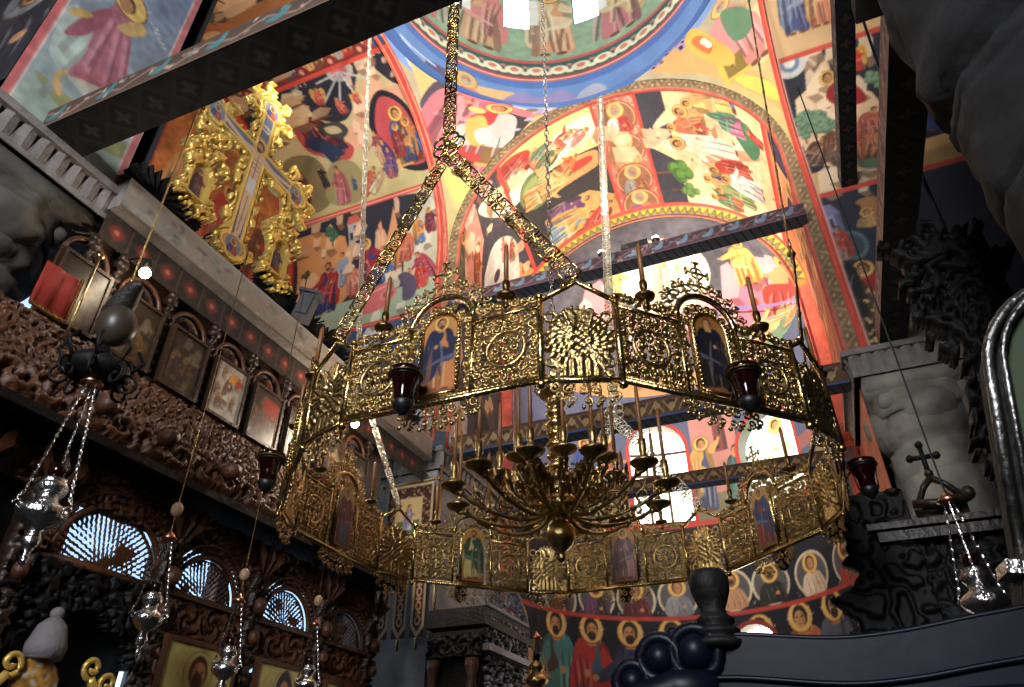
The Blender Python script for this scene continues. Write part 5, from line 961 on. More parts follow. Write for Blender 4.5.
def p_tail(c):
    c.rect(0, 0, c.U, c.V, (60, 24, 15)); m = c.U/2
    for k in range(5):
        v = .16+.14*k; c.ell((m, v), .035, .05, (216, 170, 120)); c.ell((m, v), .018, .028, (96, 44, 30)); c.poly([(m-.04, v+.07), (m, v+.1), (m+.04, v+.07), (m, v+.04)], (206, 150, 100))
    c.poly([(0, .1), (m, -.01), (m, .05), (.03, .13), (.03, c.V), (0, c.V)], (196, 168, 126)); c.poly([(c.U, .1), (m, -.01), (m, .05), (c.U-.03, .13), (c.U-.03, c.V), (c.U, c.V)], (196, 168, 126))
for k in range(3):
    t = painted('banner_tail', .16, .76, .008, Matrix.Translation((-.21+.21*k, -.01, 0)), p_tail, bn, m=M_FRESCO, hole=lambda u, v: v < .1*np.abs(1-u/.08)*-1+.1-.1*(1-np.abs(1-u/.08)))
    g = MB(); g.lathe([(.004, -.12), (.018, -.1), (.012, -.03), (.018, -.015), (.003, 0)], 8, c=(-.21+.21*k, -.01, .0)); g.build('tassel', M_GOLD, t, True)
g = MB(); g.tube([(-.34, 0, 1.66), (.34, 0, 1.66)], .014, 8); g.ball((.36, 0, 1.66), .03, 8); g.ball((-.36, 0, 1.66), .03, 8); g.tube([(-.3, 0, 1.66), (0, .03, 1.92), (.3, 0, 1.66)], .006, 5); g.build('hanging_rod', M_BRASS, bn, True)
g = MB(); g.tube([(.37, .02, -.6), (.37, .02, 1.8)], .018, 8); g.build('staff', M_BRASS, bn, True)
# ---- carved shrine beside the pier
XS, YSH = -3.02, 6.32
sh = empty('carved_shrine', (-3.25, 6.75, 0), 0, 'dark carved wooden shrine with a pierced arched side beside the pale pier', 'shrine')
b = MB(); b.box((-.0, .2, 1.5), (.5, 1.1, 3.0)); b.build('case', M_BLACK, sh)
b = MB(); b.box((0, .2, 3.13), (.66, 1.26, .07)); b.box((0, .2, 3.03), (.58, 1.18, .06)); b.box((0, .2, 3.22), (.6, 1.2, .1)); b.build('cornice', M_DWOOD, sh)
carve('carved_frieze', .56, .2, .011, lambda u, v: .008+.04*vine(u, v, .19, 3), M_DWOOD, sh, .02, Matrix.Translation((0, -.4, 2.82)))
for s in (-1, 1): b = MB(); b.lathe([(.05, 1.4), (.06, 1.5), (.03, 1.56), (.05, 1.7), (.06, 1.95), (.035, 2.1), (.06, 2.2), (.035, 2.3), (.055, 2.5), (.04, 2.65), (.065, 2.72), (.065, 2.8)], 14, c=(s*.2, -.42, 0)); b.build('turned_column', M_WOOD, sh, True)
MW = Matrix.Translation((.27, .2, 0)) @ RZ90
def pier_l(u, v): n = acan(u, v, 24, 4); return np.where(n > .32, .006+.025*n, -1)
def gable(u, v): r = np.maximum(np.abs(u)/.56, 0); top = .36*(1-r**2.2); n = acan(u, v, 26, 2); return np.where(v > top, -1, np.where((v > top-.045) | (v < .03), .05, np.where(n > .34, .006+.02*n, -1)))
M_GREYW = mat('silver-grey carved wood', (150, 152, 164), .34, .15, .3, 30)
carve('pierced_gable', 1.16, .4, .0095, gable, M_GREYW, sh, .02, MW @ Matrix.Translation((0, 0, 3.28)))
carve('pierced_panel', 1.1, .3, .01, pier_l, M_GREYW, sh, .02, MW @ Matrix.Translation((0, -.02, 2.92)))
MB().box((0, -.04, 2.9), (1.16, .1, .06), MW).build('silver_rail', M_GREYW, sh)
carve('pierced_door', 1.06, .75, .011, pier_l, M_GREYW, sh, .02, MW @ Matrix.Translation((0, -.01, 2.1)))
# ---------------------------------------------------------------- the great brass ring chandelier
KX, KY, KZ, KR = -1.363, 4.036, 3.12, 1.72
A0 = math.radians(-90+17.4+5.2)
ch = empty('chandelier', (KX, KY, KZ), 0, 'huge pierced brass ring chandelier of icon and eagle panels, hung on straps', 'chandelier')
HI = math.radians(16.75); HE = math.radians(5.75); PHI = KR*math.cos(HI); PHE = KR*math.cos(HE); WL = KR*math.sin(HI); WE = KR*math.sin(HE); TH = .42
def fM(a, ap): return Matrix.Rotation(a, 4, 'Z') @ Matrix.Translation((ap, 0, 0)) @ Matrix.Rotation(PI/2, 4, 'Z')
def place(o, a, ap): o.matrix_local = fM(a, ap); return o
def curls(b, x0, x1, z0, z1, r, seed, keep=None, tr=.0068):
    q = random.Random(seed); nx = max(1, int((x1-x0)/(1.6*r))); nz = max(1, int((z1-z0)/(1.6*r)))
    for i in range(nx):
        for j in range(nz):
            x = x0+(i+.5)*(x1-x0)/nx; z = z0+(j+.5)*(z1-z0)/nz
            if keep and not keep(x, z): continue
            s = 1 if (i+j) % 2 else -1; a = q.uniform(0, 2*PI); b.tube(spiral(x, z, r*1.08, a, 1.35, s, 13, q.uniform(-.006, .006)), tr, 4); b.ball((x+.2*r*math.cos(a+s*8.48), 0, z+.2*r*math.sin(a+s*8.48)), tr*1.9, 5)
            for t, d in ((q.uniform(0, 6.28), r*1.1), (q.uniform(0, 6.28), r*.85)): b.add([(x+d*math.cos(t), 0, z+d*math.sin(t)), (x+1.5*d*math.cos(t+.25), -.006, z+1.5*d*math.sin(t+.25)), (x+1.75*d*math.cos(t), 0, z+1.75*d*math.sin(t)), (x+1.5*d*math.cos(t-.25), .006, z+1.5*d*math.sin(t-.25))], [(0, 1, 2), (0, 2, 3), (0, 3, 1), (1, 3, 2)])
IW = .165
def mk_side_frame():
    b = MB()
    b.tube([(-WL, 0, 0), (WL, 0, 0)], .015, 6); b.tube([(-WL, 0, .018), (WL, 0, .018)], .007, 4)
    for s in (-1, 1): b.tube([(s*IW, 0, TH-.03), (s*WL, 0, TH-.03)], .012, 6); b.tube([(s*IW, 0, 0), (s*IW, 0, TH)], .012, 6); b.tube([(s*WL, 0, 0), (s*WL, 0, TH)], .013, 6)
    b.tube(ring_arch(0, TH, IW, 0, 18), .017, 6); return b
def mk_scroll():
    b = MB(); cx, cz = 0, .2; R = .092
    b.tube([(R*math.cos(2*PI*i/28), 0, cz+R*math.sin(2*PI*i/28)) for i in range(28)], .012, 5, None, True); b.tube([(0, 0, .02), (0, 0, cz-R)], .008, 4); b.tube([(0, 0, cz+R), (0, 0, TH-.03)], .008, 4); b.tube([(-.16, 0, cz), (-R, 0, cz)], .01, 4); b.tube([(R, 0, cz), (.16, 0, cz)], .01, 4)
    curls(b, -.155, .155, .025, TH-.045, .026, 4, lambda x, z: math.hypot(x, z-cz) > R+.015); curls(b, -.07, .07, cz-.07, cz+.07, .027, 6, lambda x, z: math.hypot(x, z-cz) < R)
    curls(b, -.155, .155, TH-.02, TH+.06, .026, 9); return b
def mk_arch_fil():
    b = MB(); curls(b, -IW, IW, .02, TH+.15, .025, 2, lambda x, z: (abs(x) > .105 and z < TH) or (z >= TH-.03 and .1 < math.hypot(x, z-TH+.03) < IW-.01)); return b
def mk_crest():
    b = MB()
    for i in range(14):
        t = PI*(.02+.96*i/13); b.tube(spiral((IW+.085)*math.cos(t+.08), TH+(IW+.085)*math.sin(t+.08), .024, t, 1.2, -1 if i % 2 else 1, 11), .0055, 4); b.tube(spiral((IW+.045)*math.cos(t), TH+(IW+.045)*math.sin(t), .036, t+PI, 1.3, 1 if i % 2 else -1, 13), .006, 4); b.ball(((IW+.08)*math.cos(t+.13), 0, TH+(IW+.08)*math.sin(t+.13)), .011, 5)
    return b
def mk_cross():
    b = MB(); z = TH+IW+.15; b.tube([(0, 0, z-.1), (0, 0, z+.07)], .007, 5); b.tube([(-.065, 0, z), (.065, 0, z)], .007, 5); b.tube([(.035*math.cos(2*PI*i/16), 0, z+.035*math.sin(2*PI*i/16)) for i in range(16)], .005, 4, None, True)
    for x, y in ((.065, 0), (-.065, 0), (0, .07)):
        b.tube([(x-(.02 if y else 0), 0, z+y-(0 if y else .02)), (x+(.02 if y else 0), 0, z+y+(0 if y else .02))], .008, 5)
    return b
def mk_iframe():
    b = MB(); w = .098; pts = [(-w, -.01, .035), (-w, -.01, TH-.04)]+ring_arch(0, TH-.04, w, -.01, 14)[::-1]+[(w, -.01, .035)]
    b.tube(pts, .011, 6); b.tube([(-w, -.01, .035), (w, -.01, .035)], .011, 6)
    P = [Vector(p) for p in pts]
    for a, c_ in zip(P[:-1], P[1:]):
        n = max(1, int((c_-a).length/.022))
        for i in range(n): b.ball(tuple(a.lerp(c_, i/n)+Vector((0, -.012, 0))), .0085, 4)
    o = [(x, z) for x, y, z in pts]; b.prism(o, .004, .014); return b
def mk_fringe(w):
    b = MB()
    n = max(3, int(w/.05))
    for i in range(n):
        x = -w/2+w*(i+.5)/n; d = .035+.045*math.cos(PI*(x/w)); b.tube(spiral(x, -.02-d*.35, .026, PI/2, 1.3, 1 if i % 2 else -1, 13), .006, 4); b.tube(spiral(x+.02, -.03-d*.9, .022, -PI/2, 1.2, -1 if i % 2 else 1, 12), .0055, 4); b.ball((x, 0, -.05-d), .011, 5)
    return b
def mk_eagle_frame():
    b = MB()
    for s in (-1, 1): b.tube([(s*WE, 0, -.01), (s*WE, 0, TH)], .017, 6); b.ball((s*WE, 0, TH+.02), .022, 6); b.ball((s*WE, 0, -.02), .022, 6)
    b.tube([(-WE, 0, 0), (WE, 0, 0)], .014, 6); b.tube([(-WE, 0, TH), (-.06, 0, TH+.07), (0, 0, TH+.11), (.06, 0, TH+.07), (WE, 0, TH)], .013, 6)
    for x, z in ((0, .135), (-.06, .085), (.06, .085)): b.ball((x, 0, TH+z), .017, 6)
    return b
def eagle_fn(u, v):
    """double-headed eagle with fanned wings that nearly fill its frame"""
    x = np.abs(u); a = np.arctan2(v-.2, x-.015); r = np.hypot(x-.015, v-.2); fe = .5+.5*np.cos(a*20); rows = .5+.5*np.cos(r*190+1.5*np.cos(a*20))
    wing = (r < .138+.012*np.cos(a*20)) & (r > .02) & (a > -1.2) & (a < 1.25) & (x < .155); low = (np.hypot((x-.06)/.075, (v-.11)/.07) < 1); body = np.hypot(u/.05, (v-.19)/.1) < 1
    neck = np.hypot((x-.035)/.024, (v-.3)/.055) < 1; hd = np.hypot(x-.052, v-.35) < .023; bk = (np.abs(v-.345+(x-.07)*.3) < .01) & (x > .05) & (x < .1)
    tail = (np.abs(u) < .025+.09*np.clip(.12-v, 0, .12)/.12) & (v > .012) & (v < .13); leg = (np.abs(x-.085-(.09-v)*.3) < .011) & (v > .03) & (v < .11); orb = np.hypot(x-.12, v-.035) < .022; crown = (np.abs(u) < .035) & (v > .3) & (v < .385+.015*np.cos(u*220)); fil = (np.abs(np.hypot(x-.125, v-.33)-.024) < .008) | (np.abs(np.hypot(x-.13, v-.09)-.02) < .007)
    lines = .5+.5*np.cos(u/.035*PI*2); m = wing | low | body | neck | hd | bk | tail | leg | orb | crown | fil
    return np.where(m, .005+.009*fe*wing+.006*rows*wing+.012*body*(.5+.5*np.cos(v*160)*np.cos(u*130))+.01*(neck | hd)+.008*lines*tail, -1)
C0 = {}
def keep(k, b, m, smooth=True):
    if k not in C0: C0[k] = b().build(k, m, ch, smooth); return C0[k], True
    return C0[k], False
def inst(k, fn, m, a, ap, parent=None, dx=0):
    if k not in C0: o = fn(); o = o.build(k, m, None, True) if isinstance(o, MB) else o; C0[k] = o
    else: o = C0[k].copy(); COL.objects.link(o)
    o.parent = parent or ch; o.matrix_local = Matrix.Translation((dx, 0, 0)) if parent else fM(a, ap)
    return o
IC = [((40, 32, 30), (30, 28, 40), (150, 100, 50)), ((200, 170, 110), (90, 60, 50), (196, 150, 80)), ((150, 60, 50), (60, 70, 120), (206, 160, 90)), ((176, 130, 130), (120, 90, 90), (196, 140, 80)), ((206, 180, 110), (60, 80, 60), (190, 140, 70)), ((150, 44, 40), (120, 34, 40), (206, 160, 80)), ((60, 56, 90), (50, 50, 100), (190, 150, 80)), ((190, 120, 66), (34, 38, 66), (200, 140, 74))]  # first entry's dark robes carry the backlit shade of the near right icon
def p_ring(k):
    ro, ma, bg = IC[k]
    def f(c):
        c.grad(mixc(bg, (40, 30, 20), .25), bg); c.rect(0, 0, c.U, .05, (150, 90, 50)); stand(c, (c.U/2, c.V*.9), (c.U/2, c.V*.04), ro, ma, 1 if k % 2 else -1, k % 4 != 0, k % 3 == 1, (90, 50, 30), wide=1.15)
        if k == 5: c.rect(c.U*.28, .03, c.U*.72, .16, (70, 100, 130))
    return f
for k in range(8):
    a = A0+PI/8+PI/4*k
    fr = inst('side_frame', mk_side_frame, M_GOLD, a, PHI)
    for s in (-1, 1): inst('scroll_panel', mk_scroll, M_BRASS, a, PHI, fr, s*(IW+WL)/2)
    inst('arch_filigree', mk_arch_fil, M_BRASS, a, PHI, fr); inst('crest_scrolls', mk_crest, M_BRASS, a, PHI, fr); inst('crest_cross', mk_cross, M_BRASS, a, PHI, fr); inst('icon_frame', mk_iframe, M_GOLD, a, PHI, fr); inst('fringe', lambda: mk_fringe(.42), M_BRASS, a, PHI, fr)
    o = painted('icon_painting', .186, TH+.05, .006, Matrix.Translation((0, -.004, .035)), p_ring(k), fr, hole=lambda u, v: (v > TH-.075) & (np.hypot(u-.093, v-TH+.075) > .093))
    bk = o.copy(); COL.objects.link(bk); bk.parent = fr; bk.matrix_local = Matrix.Translation((0, .019, 0)) @ Matrix.Rotation(PI, 4, 'Z')
    e = A0+PI/4*k
    ef = inst('eagle_frame', mk_eagle_frame, M_GOLD, e, PHE); eg = inst('eagle', lambda: carve('eagle', .33, .42, .0054, eagle_fn, M_BRASS, None, .004), M_BRASS, e, PHE, ef); bk = eg.copy(); COL.objects.link(bk); bk.parent = ef; bk.matrix_local = Matrix.Translation((0, .006, 0)) @ Matrix.Rotation(PI, 4, 'Z'); inst('eagle_fringe', lambda: mk_fringe(.3), M_BRASS, e, PHE, ef)
# candle holders along the ring and their candles
def mk_holder():
    b = MB(); b.lathe([(.012, 0), (.018, .02), (.01, .035), (.014, .05), (.045, .062), (.05, .075), (.042, .078), (.015, .08), (.017, .1), (.012, .11), (.019, .125), (.019, .16), (.015, .165)], 14); return b
wax0 = MB().lathe([(.0125, 0), (.0125, .2), (.011, .235), (.003, .245)], 10).tube([(0, 0, .24), (.002, 0, .262)], .0018, 4)
cand0 = None
def candle(loc, h=1.0, label='', group=''):
    global cand0
    if cand0 is None: cand0 = wax0.build('candle', M_WAX, None, True); c = cand0
    else: c = cand0.copy(); COL.objects.link(c)
    c.location = loc; c.scale = (1, 1, h); return tag(c, label, 'candle', group)
G_RING = 'unlit candles standing on the chandelier ring'; G_IN = 'tall unlit candles on the inner branches of the chandelier'
for k in range(8):
    a = A0+PI/8+PI/4*k
    for s in (-1, 1):
        p = fM(a, PHI) @ Vector((s*(IW+WL)/2, 0, TH+.0)); h = inst('candle_holder', mk_holder, M_DBRASS, 0, 0); h.matrix_local = Matrix.Translation(p)
        candle((KX+p.x, KY+p.y, KZ+p.z+.155), 1.0, 'short brown unlit candle in a cup on the outer ring of the brass chandelier', G_RING)
# turned column of the inner chandelier
def col_prof():
    k_ = 1.25; pr = [(.003, -.26), (.02, -.25), (.03, -.23), (.02, -.2), (.06, -.17), (.085, -.13), (.095, -.09), (.085, -.05), (.06, -.02), (.03, .0), (.05, .03), (.1, .06), (.11, .1), (.09, .14), (.05, .16)]
    z = .17
    while z < .86: pr += [(.036, z), (.052, z+.018), (.058, z+.035), (.052, z+.052), (.036, z+.07)]; z += .078
    return [(r*k_ if 0 < z < .99 else r, z) for r, z in pr+[(.05, .88), (.09, .9), (.1, .93), (.07, .97), (.03, 1.0), (.012, 1.06), (.01, 1.1)]]
MB().lathe(col_prof(), 24).build('turned_column', M_GOLD, ch, True)
for k in range(10):
    t = 2*PI*k/10; b = MB(); b.tube(spiral(.1, .98, .06, -PI/2, 1.2, 1, 12), .008, 4, Matrix.Rotation(t, 4, 'Z')); b.build('crown_scroll', M_BRASS, ch, True)
def mk_arm(R, z0, z1):
    def f():
        b = MB(); n = 22; pts = []
        for i in range(n+1):
            t = i/n; r = .07+(R-.07)*(1-math.cos(PI*t))/2; z = z0+(z1-z0)*t**2.2-.13*math.sin(PI*min(1, t*1.25))*(1-t*.3); pts.append((r, 0, z))
        b.tube(pts, .013, 6); b.tube(spiral(R*.5, z0+.02, .075, PI, 1.4, 1, 16), .009, 5); b.tube(spiral(R*.78, z0+(z1-z0)*.35, .06, 0, 1.4, -1, 16), .008, 5); b.tube(spiral(R*.3, z0+.1, .05, PI/2, 1.3, -1, 14), .008, 5)
        for i in range(3, n, 5): b.ball(pts[i], .02, 6)
        for i in range(5): x = R*(.3+.14*i); b.add([(x, -.0, z0-.02), (x+.05, -.03, z0+.05), (x+.07, 0, z0+.12), (x+.05, .03, z0+.05)], [(0, 1, 2), (0, 2, 3), (0, 3, 1), (1, 3, 2)])
        return b
    return f
def mk_pan(): return MB().lathe([(.012, -.04), (.03, -.02), (.075, .0), (.085, .015), (.075, .018), (.02, .012), (.022, .05), (.016, .07), (.024, .085), (.024, .16), (.02, .165)], 16)
def branch(n, R, z0, z1, nm, off):
    for k in range(n):
        t = 2*PI*(k+off)/n; key = nm
        if key not in C0: C0[key] = mk_arm(R, z0, z1)().build(nm, M_BRASS, ch, True); o = C0[key]
        else: o = C0[key].copy(); COL.objects.link(o)
        o.parent = ch; o.matrix_local = Matrix.Rotation(t, 4, 'Z'); p = inst('drip_pan', mk_pan, M_BRASS, 0, 0, o); p.matrix_local = Matrix.Translation((R, 0, z1+.03))
        candle((KX+R*math.cos(t), KY+R*math.sin(t), KZ+z1+.185), 1.55, 'tall brown unlit candle on an inner branch of the brass chandelier', G_IN)
branch(12, .68, .1, .13, 'branch_arm', .2); branch(8, .38, .2, .27, 'upper_branch_arm', .55)
# pierced straps: from the ring up to four medallions, from those up to the drum
def strap(name, p0, p1, w, m, parent, face, L0=.17):
    """flat pierced strap of oblong links joined by rosettes; 'face' is the direction its flat side looks"""
    P0, P1 = Vector(p0), Vector(p1); d = (P1-P0); Ln = d.length; d.normalize(); n = max(1, round(Ln/L0)); l = Ln/n; f = Vector(face); f = (f-d*f.dot(d)).normalized(); s = d.cross(f); b = MB(); M = Matrix(((s.x, f.x, d.x, P0.x), (s.y, f.y, d.y, P0.y), (s.z, f.z, d.z, P0.z), (0, 0, 0, 1)))
    for i in range(n):
        z = i*l; h = w/2; b.tube([(-h, 0, z+.012), (-h, 0, z+l-.012)], .006, 4, M); b.tube([(h, 0, z+.012), (h, 0, z+l-.012)], .006, 4, M); b.tube([(-h, 0, z+.012), (h, 0, z+.012)], .006, 4, M); b.tube([(-h, 0, z+l-.012), (h, 0, z+l-.012)], .006, 4, M)
        for j in range(3): c = z+l*(.22+.28*j); b.tube([(.8*h*math.cos(2*PI*q/10), 0, c+.11*l*math.sin(2*PI*q/10)) for q in range(10)], .005, 4, M, True); b.ball((0, 0, c), .009, 4, M)
        if i % 3 == 2: b.tube([(1.1*h*math.cos(2*PI*q/12), 0, z+l+1.1*h*math.sin(2*PI*q/12)) for q in range(12)], .008, 5, M, True)
        b.ball((0, 0, z+l), .012, 5, M)
    return adopt(b.build(name, m, None, True), parent)
M_PALEB = mat('brightly lit brass links', (240, 232, 210), .3, .8, .3, 60)  # strong light on these brass straps put into a paler colour
HUBZ = 4.74
for j, (ic, wd, m, top) in enumerate(((7, .085, M_GOLD, (2.05, 9.6)), (1, .06, M_BRASS, (2.3, 10.3)), (3, .1, M_PALEB, (2.2, 10.4)), (5, .075, M_PALEB, (2.25, 10.4)))):
    a = A0+PI/8+PI/4*ic; hx, hy = KX+KR*math.cos(a), KY+KR*math.sin(a); rad = (math.cos(a), math.sin(a), 0)
    hb = MB(); 
    for q in range(5): t = 2*PI*q/5; hb.tube([(.055*math.cos(t)+.045*math.cos(2*PI*i/12), 0, .055*math.sin(t)+.045*math.sin(2*PI*i/12)) for i in range(12)], .009, 5, None, True)
    hb.ball((0, 0, 0), .03, 6); o = hb.build('strap_medallion', m, ch, True); o.matrix_local = Matrix.Translation((KR*math.cos(a), KR*math.sin(a), HUBZ-KZ)) @ Matrix.Rotation(a+PI/2, 4, 'Z')
    for s in (-1, 1):
        e = a+s*PI/8; strap('hanging_strap', (KX+(KR)*math.cos(e), KY+KR*math.sin(e), KZ+TH+.12), (hx, hy, HUBZ-.07), wd, m, ch, rad)
    da = math.atan2(hy-CY, hx-CX); tp = (CX+top[0]*math.cos(da), CY+top[0]*math.sin(da), top[1]); tp = (hx, hy-.25, 9.8) if j == 0 else tp
    strap('hanging_strap', (hx, hy, HUBZ+.09), tp, wd*.85, m, ch, rad)
# centre chain up to the dome
b = MB(); P0, P1 = Vector((KX, KY, KZ+1.1)), Vector((CX, CY, 14.0)); n = 130
for i in range(n):
    p = P0.lerp(P1, (i+.5)/n); l = (P1-P0).length/n; r = .02
    b.tube([(p.x+(r*math.cos(2*PI*q/8) if i % 2 else 0), p.y+(0 if i % 2 else r*math.cos(2*PI*q/8)), p.z+l*.62*math.sin(2*PI*q/8)) for q in range(8)], .005, 4, None, True)
adopt(b.build('centre_chain', M_SILVER, None, True), ch)
# red glass votive cups hung outside the ring under its icons
def votive(loc, label):
    r = empty('votive_lamp', loc, 0, label, 'votive lamp', 'dark red votive cups around the chandelier')
    if 'votive' not in C0:
        C0['votive'] = (MB().lathe([(.036, -.1), (.042, -.09), (.044, -.02), (.05, .0), (.07, .07), (.074, .085), (.068, .085), (.045, .0), (.03, -.085)], 18), MB().lathe([(.002, -.135), (.02, -.125), (.042, -.1), (.05, -.075), (.046, -.07), (.03, -.1)], 14).tube([(.066*math.cos(2*PI*i/20), .066*math.sin(2*PI*i/20), .05) for i in range(20)], .005, 4, None, True).tube([(.048, 0, -.08), (.056, 0, 0), (.066, 0, .05)], .004, 4).tube([(-.048, 0, -.08), (-.056, 0, 0), (-.066, 0, .05)], .004, 4))
    C0['votive'][0].build('glass_cup', M_DARKGLASS, r, True); C0['votive'][1].build('metal_holder', M_SOFTBLACK, r, True); return r
VL = ['below the dark icon on its near right', 'below its edge-on icon at far right', 'below its far-side icon near the pale windows', 'below its far-side icon of a pale figure', 'below its far-side icon in red', 'below the blue-robed icon on its left', 'below its edge-on icon at far left', 'below the near icon in a navy mantle']
for k in range(8):
    a = A0+PI/8+PI/4*k; R = PHI+.12; tx, ty = -math.sin(a), math.cos(a); d = -.1 if k == 7 else .05; x, y = KX+R*math.cos(a)+d*tx, KY+R*math.sin(a)+d*ty
    votive((x, y, KZ+.03), 'red glass votive cup on the chandelier, '+VL[k]); b = MB(); b.tube([(KX+PHI*math.cos(a)+d*tx, KY+PHI*math.sin(a)+d*ty, KZ+.0), (x-.05*math.cos(a), y-.05*math.sin(a), KZ+.085)], .007, 5); b.tube([(x+.075*math.cos(2*PI*i/20), y+.075*math.sin(2*PI*i/20), KZ+.09) for i in range(20)], .006, 5, None, True); adopt(b.build('cup_bracket', M_DBRASS, None, True), ch)
bulb(tuple(on(0, 355, 424, -3.52)), 'glowing bulb below the screen cornice, seen past the chandelier', 5); point('bulb_light.001', tuple(on(0, 356, 428, -3.3)), 26, (1, .84, .64))
# ---------------------------------------------------------------- painted tie beams
def tie(label, x0, x1, y0, y1, z0, z1, side=None, under=None, along='x', sideface='-', core=M_BLACK):
    cx, cy = (x0+x1)/2, (y0+y1)/2; r = empty('tie_beam', (cx, cy, z0), 0, label, 'beam'); lx, ly, lz = x1-x0, y1-y0, z1-z0
    MB().box((0, 0, lz/2), (lx, ly, lz)).build('beam_core', core, r)
    if side:
        if along == 'x': painted('painted_side', lx, lz, .012, Matrix.Translation((0, -ly/2-.004, 0)), side, r, m=M_FRESCO)
        else: painted('painted_side', ly, lz, .012, Matrix.Translation((-lx/2-.004, 0, 0)) @ Matrix.Rotation(-PI/2, 4, 'Z'), side, r, m=M_FRESCO)
    if under:
        M = Matrix.Translation((0, -ly/2, -.004)) @ Matrix.Rotation(-PI/2, 4, 'X') @ Matrix.Identity(4)
        M = Matrix(((1, 0, 0, 0), (0, 0, 1, -ly/2), (0, 1, 0, -.004), (0, 0, 0, 1))) if along == 'x' else Matrix(((0, 0, 1, -lx/2), (1, 0, 0, 0), (0, 1, 0, -.004), (0, 0, 0, 1)))
        painted('painted_underside', lx if along == 'x' else ly, ly if along == 'x' else lx, .012, M, under, r, m=M_FRESCO)
    return r
def s_floral(bg, fg, hi, step=.3):
    def f(c):
        c.grad(bg, mixc(bg, (20, 14, 10), .25)); q = random.Random(3); n = int(c.U/step)
        for k in range(n+1):
            u = step*k; m = c.V/2; c.line([(u, m), (u+step*.3, m+c.V*.25), (u+step*.5, m), (u+step*.8, m-c.V*.25), (u+step, m)], c.V*.1, fg)
            for t in (-1, 0, 1): c.ell((u+step*.5+t*.03, m+.02*t), c.V*.34, c.V*.14, hi, .7*t+.6)
            for j in range(6): c.ell((u+q.uniform(0, step), q.uniform(.1, .9)*c.V), c.V*.14, c.V*.07, q.choice([fg, mixc(fg, hi, .5), (190, 160, 140)]), q.uniform(0, 3))
        c.rect(0, 0, c.U, c.V*.07, mixc(fg, bg, .4)); c.rect(0, c.V*.93, c.U, c.V, mixc(fg, bg, .4))
    return f
def u_diamond(c):
    c.grad((26, 25, 25), (30, 29, 29)); n = int(c.U/.26)
    for k in range(n+1):
        u = .13+.26*k; m = c.V/2; c.poly([(u-.12, m), (u, m+.12), (u+.12, m), (u, m-.12)], (9, 9, 9)); c.line([(u-.12, m), (u, m+.12), (u+.12, m), (u, m-.12), (u-.12, m)], .012, (52, 50, 48))
        for t in range(4): c.ell((u+.03*math.cos(PI/2*t), m+.03*math.sin(PI/2*t)), .026, .018, (72, 58, 58), PI/2*t)
        for s in (-1, 1): c.poly([(u+.05, m+s*.15), (u+.13, m+s*.06), (u+.21, m+s*.15)], (9, 9, 9))
def u_blue(c):
    c.grad((60, 74, 92), (70, 84, 100))
    for k in range(int(c.U/.1)): c.line([(.1*k, 0), (.1*k+.06, c.V)], .02, (24, 28, 36))
def s_scroll(c):
    c.grad((96, 66, 44), (110, 80, 54))
    for k in range(int(c.U/.16)): u = .08+.16*k; s = 1 if k % 2 else -1; c.ell((u, c.V/2), .06, c.V*.3, (60, 44, 34)); c.ell((u+.01, c.V/2+.01*s), .04, c.V*.18, (170, 140, 96)); c.line([(u-.08, c.V*(.5-.3*s)), (u, c.V*(.5+.3*s)), (u+.08, c.V*(.5-.3*s))], .014, (190, 160, 110))
    c.rect(0, 0, c.U, c.V*.1, (60, 90, 150)); c.rect(0, c.V*.9, c.U, c.V, (84, 50, 50))
tie('near tie beam with leaf-painted side and dark diamond underside, from the angel pier', XE-.1, .95, 1.5, 1.76, 5.1, 5.27, s_floral((92, 70, 58), (150, 124, 104), (70, 120, 124), .42), u_diamond)
tie('far tie beam of the front arch with flower medallions and a bluish underside', CX-2.26, CX+2.26, 6.56, 6.76, 7.2, 7.38, s_floral((84, 60, 70), (130, 96, 104), (110, 140, 160), .3), u_blue)
tie('scroll-painted tie beam across the front arch at capital level', CX-2.2, CX+2.2, 6.74, 6.94, 5.12, 5.36, s_scroll, u_blue)
tie('scroll-painted tie beam passing in front of the apse windows', CX-2.2, CX+2.2, 8.32, 8.46, 4.95, 5.13, s_scroll, u_blue)
tie('dark tie beam of the west arch ending at the garden fresco', 1.28, 1.44, 2.2, 6.56, 7.45, 7.62, s_floral((70, 66, 64), (110, 100, 96), (90, 100, 110), .3), u_diamond, 'y', core=M_BLACK)
tie('low dark tie beam with a pale pinkish side reaching the far right capital', 1.1, 1.34, 2.5, 6.5, 5.33, 5.5, s_floral((150, 116, 100), (176, 146, 130), (120, 90, 84), .3), u_diamond, 'y')
# floodlights clamped on the far tie
for x, y, lb in ((-1.55, 6.66, 'round flood lamp on the far tie beam, nearer the crucifix'), (-1.12, 6.66, 'black boxy floodlight in the middle of the far tie beam'), (-.86, 6.66, 'round flood lamp on the far tie beam, nearer the right column')):
    r = empty('floodlight', (x, y, 7.38), 0, lb, 'floodlight'); b = MB()
    if 'boxy' in lb: b.box((0, 0, .09), (.34, .12, .08)); b.box((-.12, 0, .03), (.03, .05, .06)); b.box((.12, 0, .03), (.03, .05, .06)); b.build('housing', M_SOFTBLACK, r)
    else: b.lathe([(.015, 0), (.02, .03), (.03, .05), (.05, .09), (.055, .12), (.05, .12)], 14); b.build('housing', M_SOFTBLACK, r, True); MB().ball((0, 0, .125), .05, 10).build('bulb', M_BULB, r, True)
# wire hanging beside the near right column
b = MB(); b.tube([tuple(on(1, 846, -30, 4.6)), tuple(on(1, 893, 108, 4.55)), tuple(on(1, 948, 236, 4.5))], .012, 6); o = b.build('hanging_wire', M_SOFTBLACK, None, True); tag(o, 'thin black wire hanging slack before the right tie beams', 'wire')
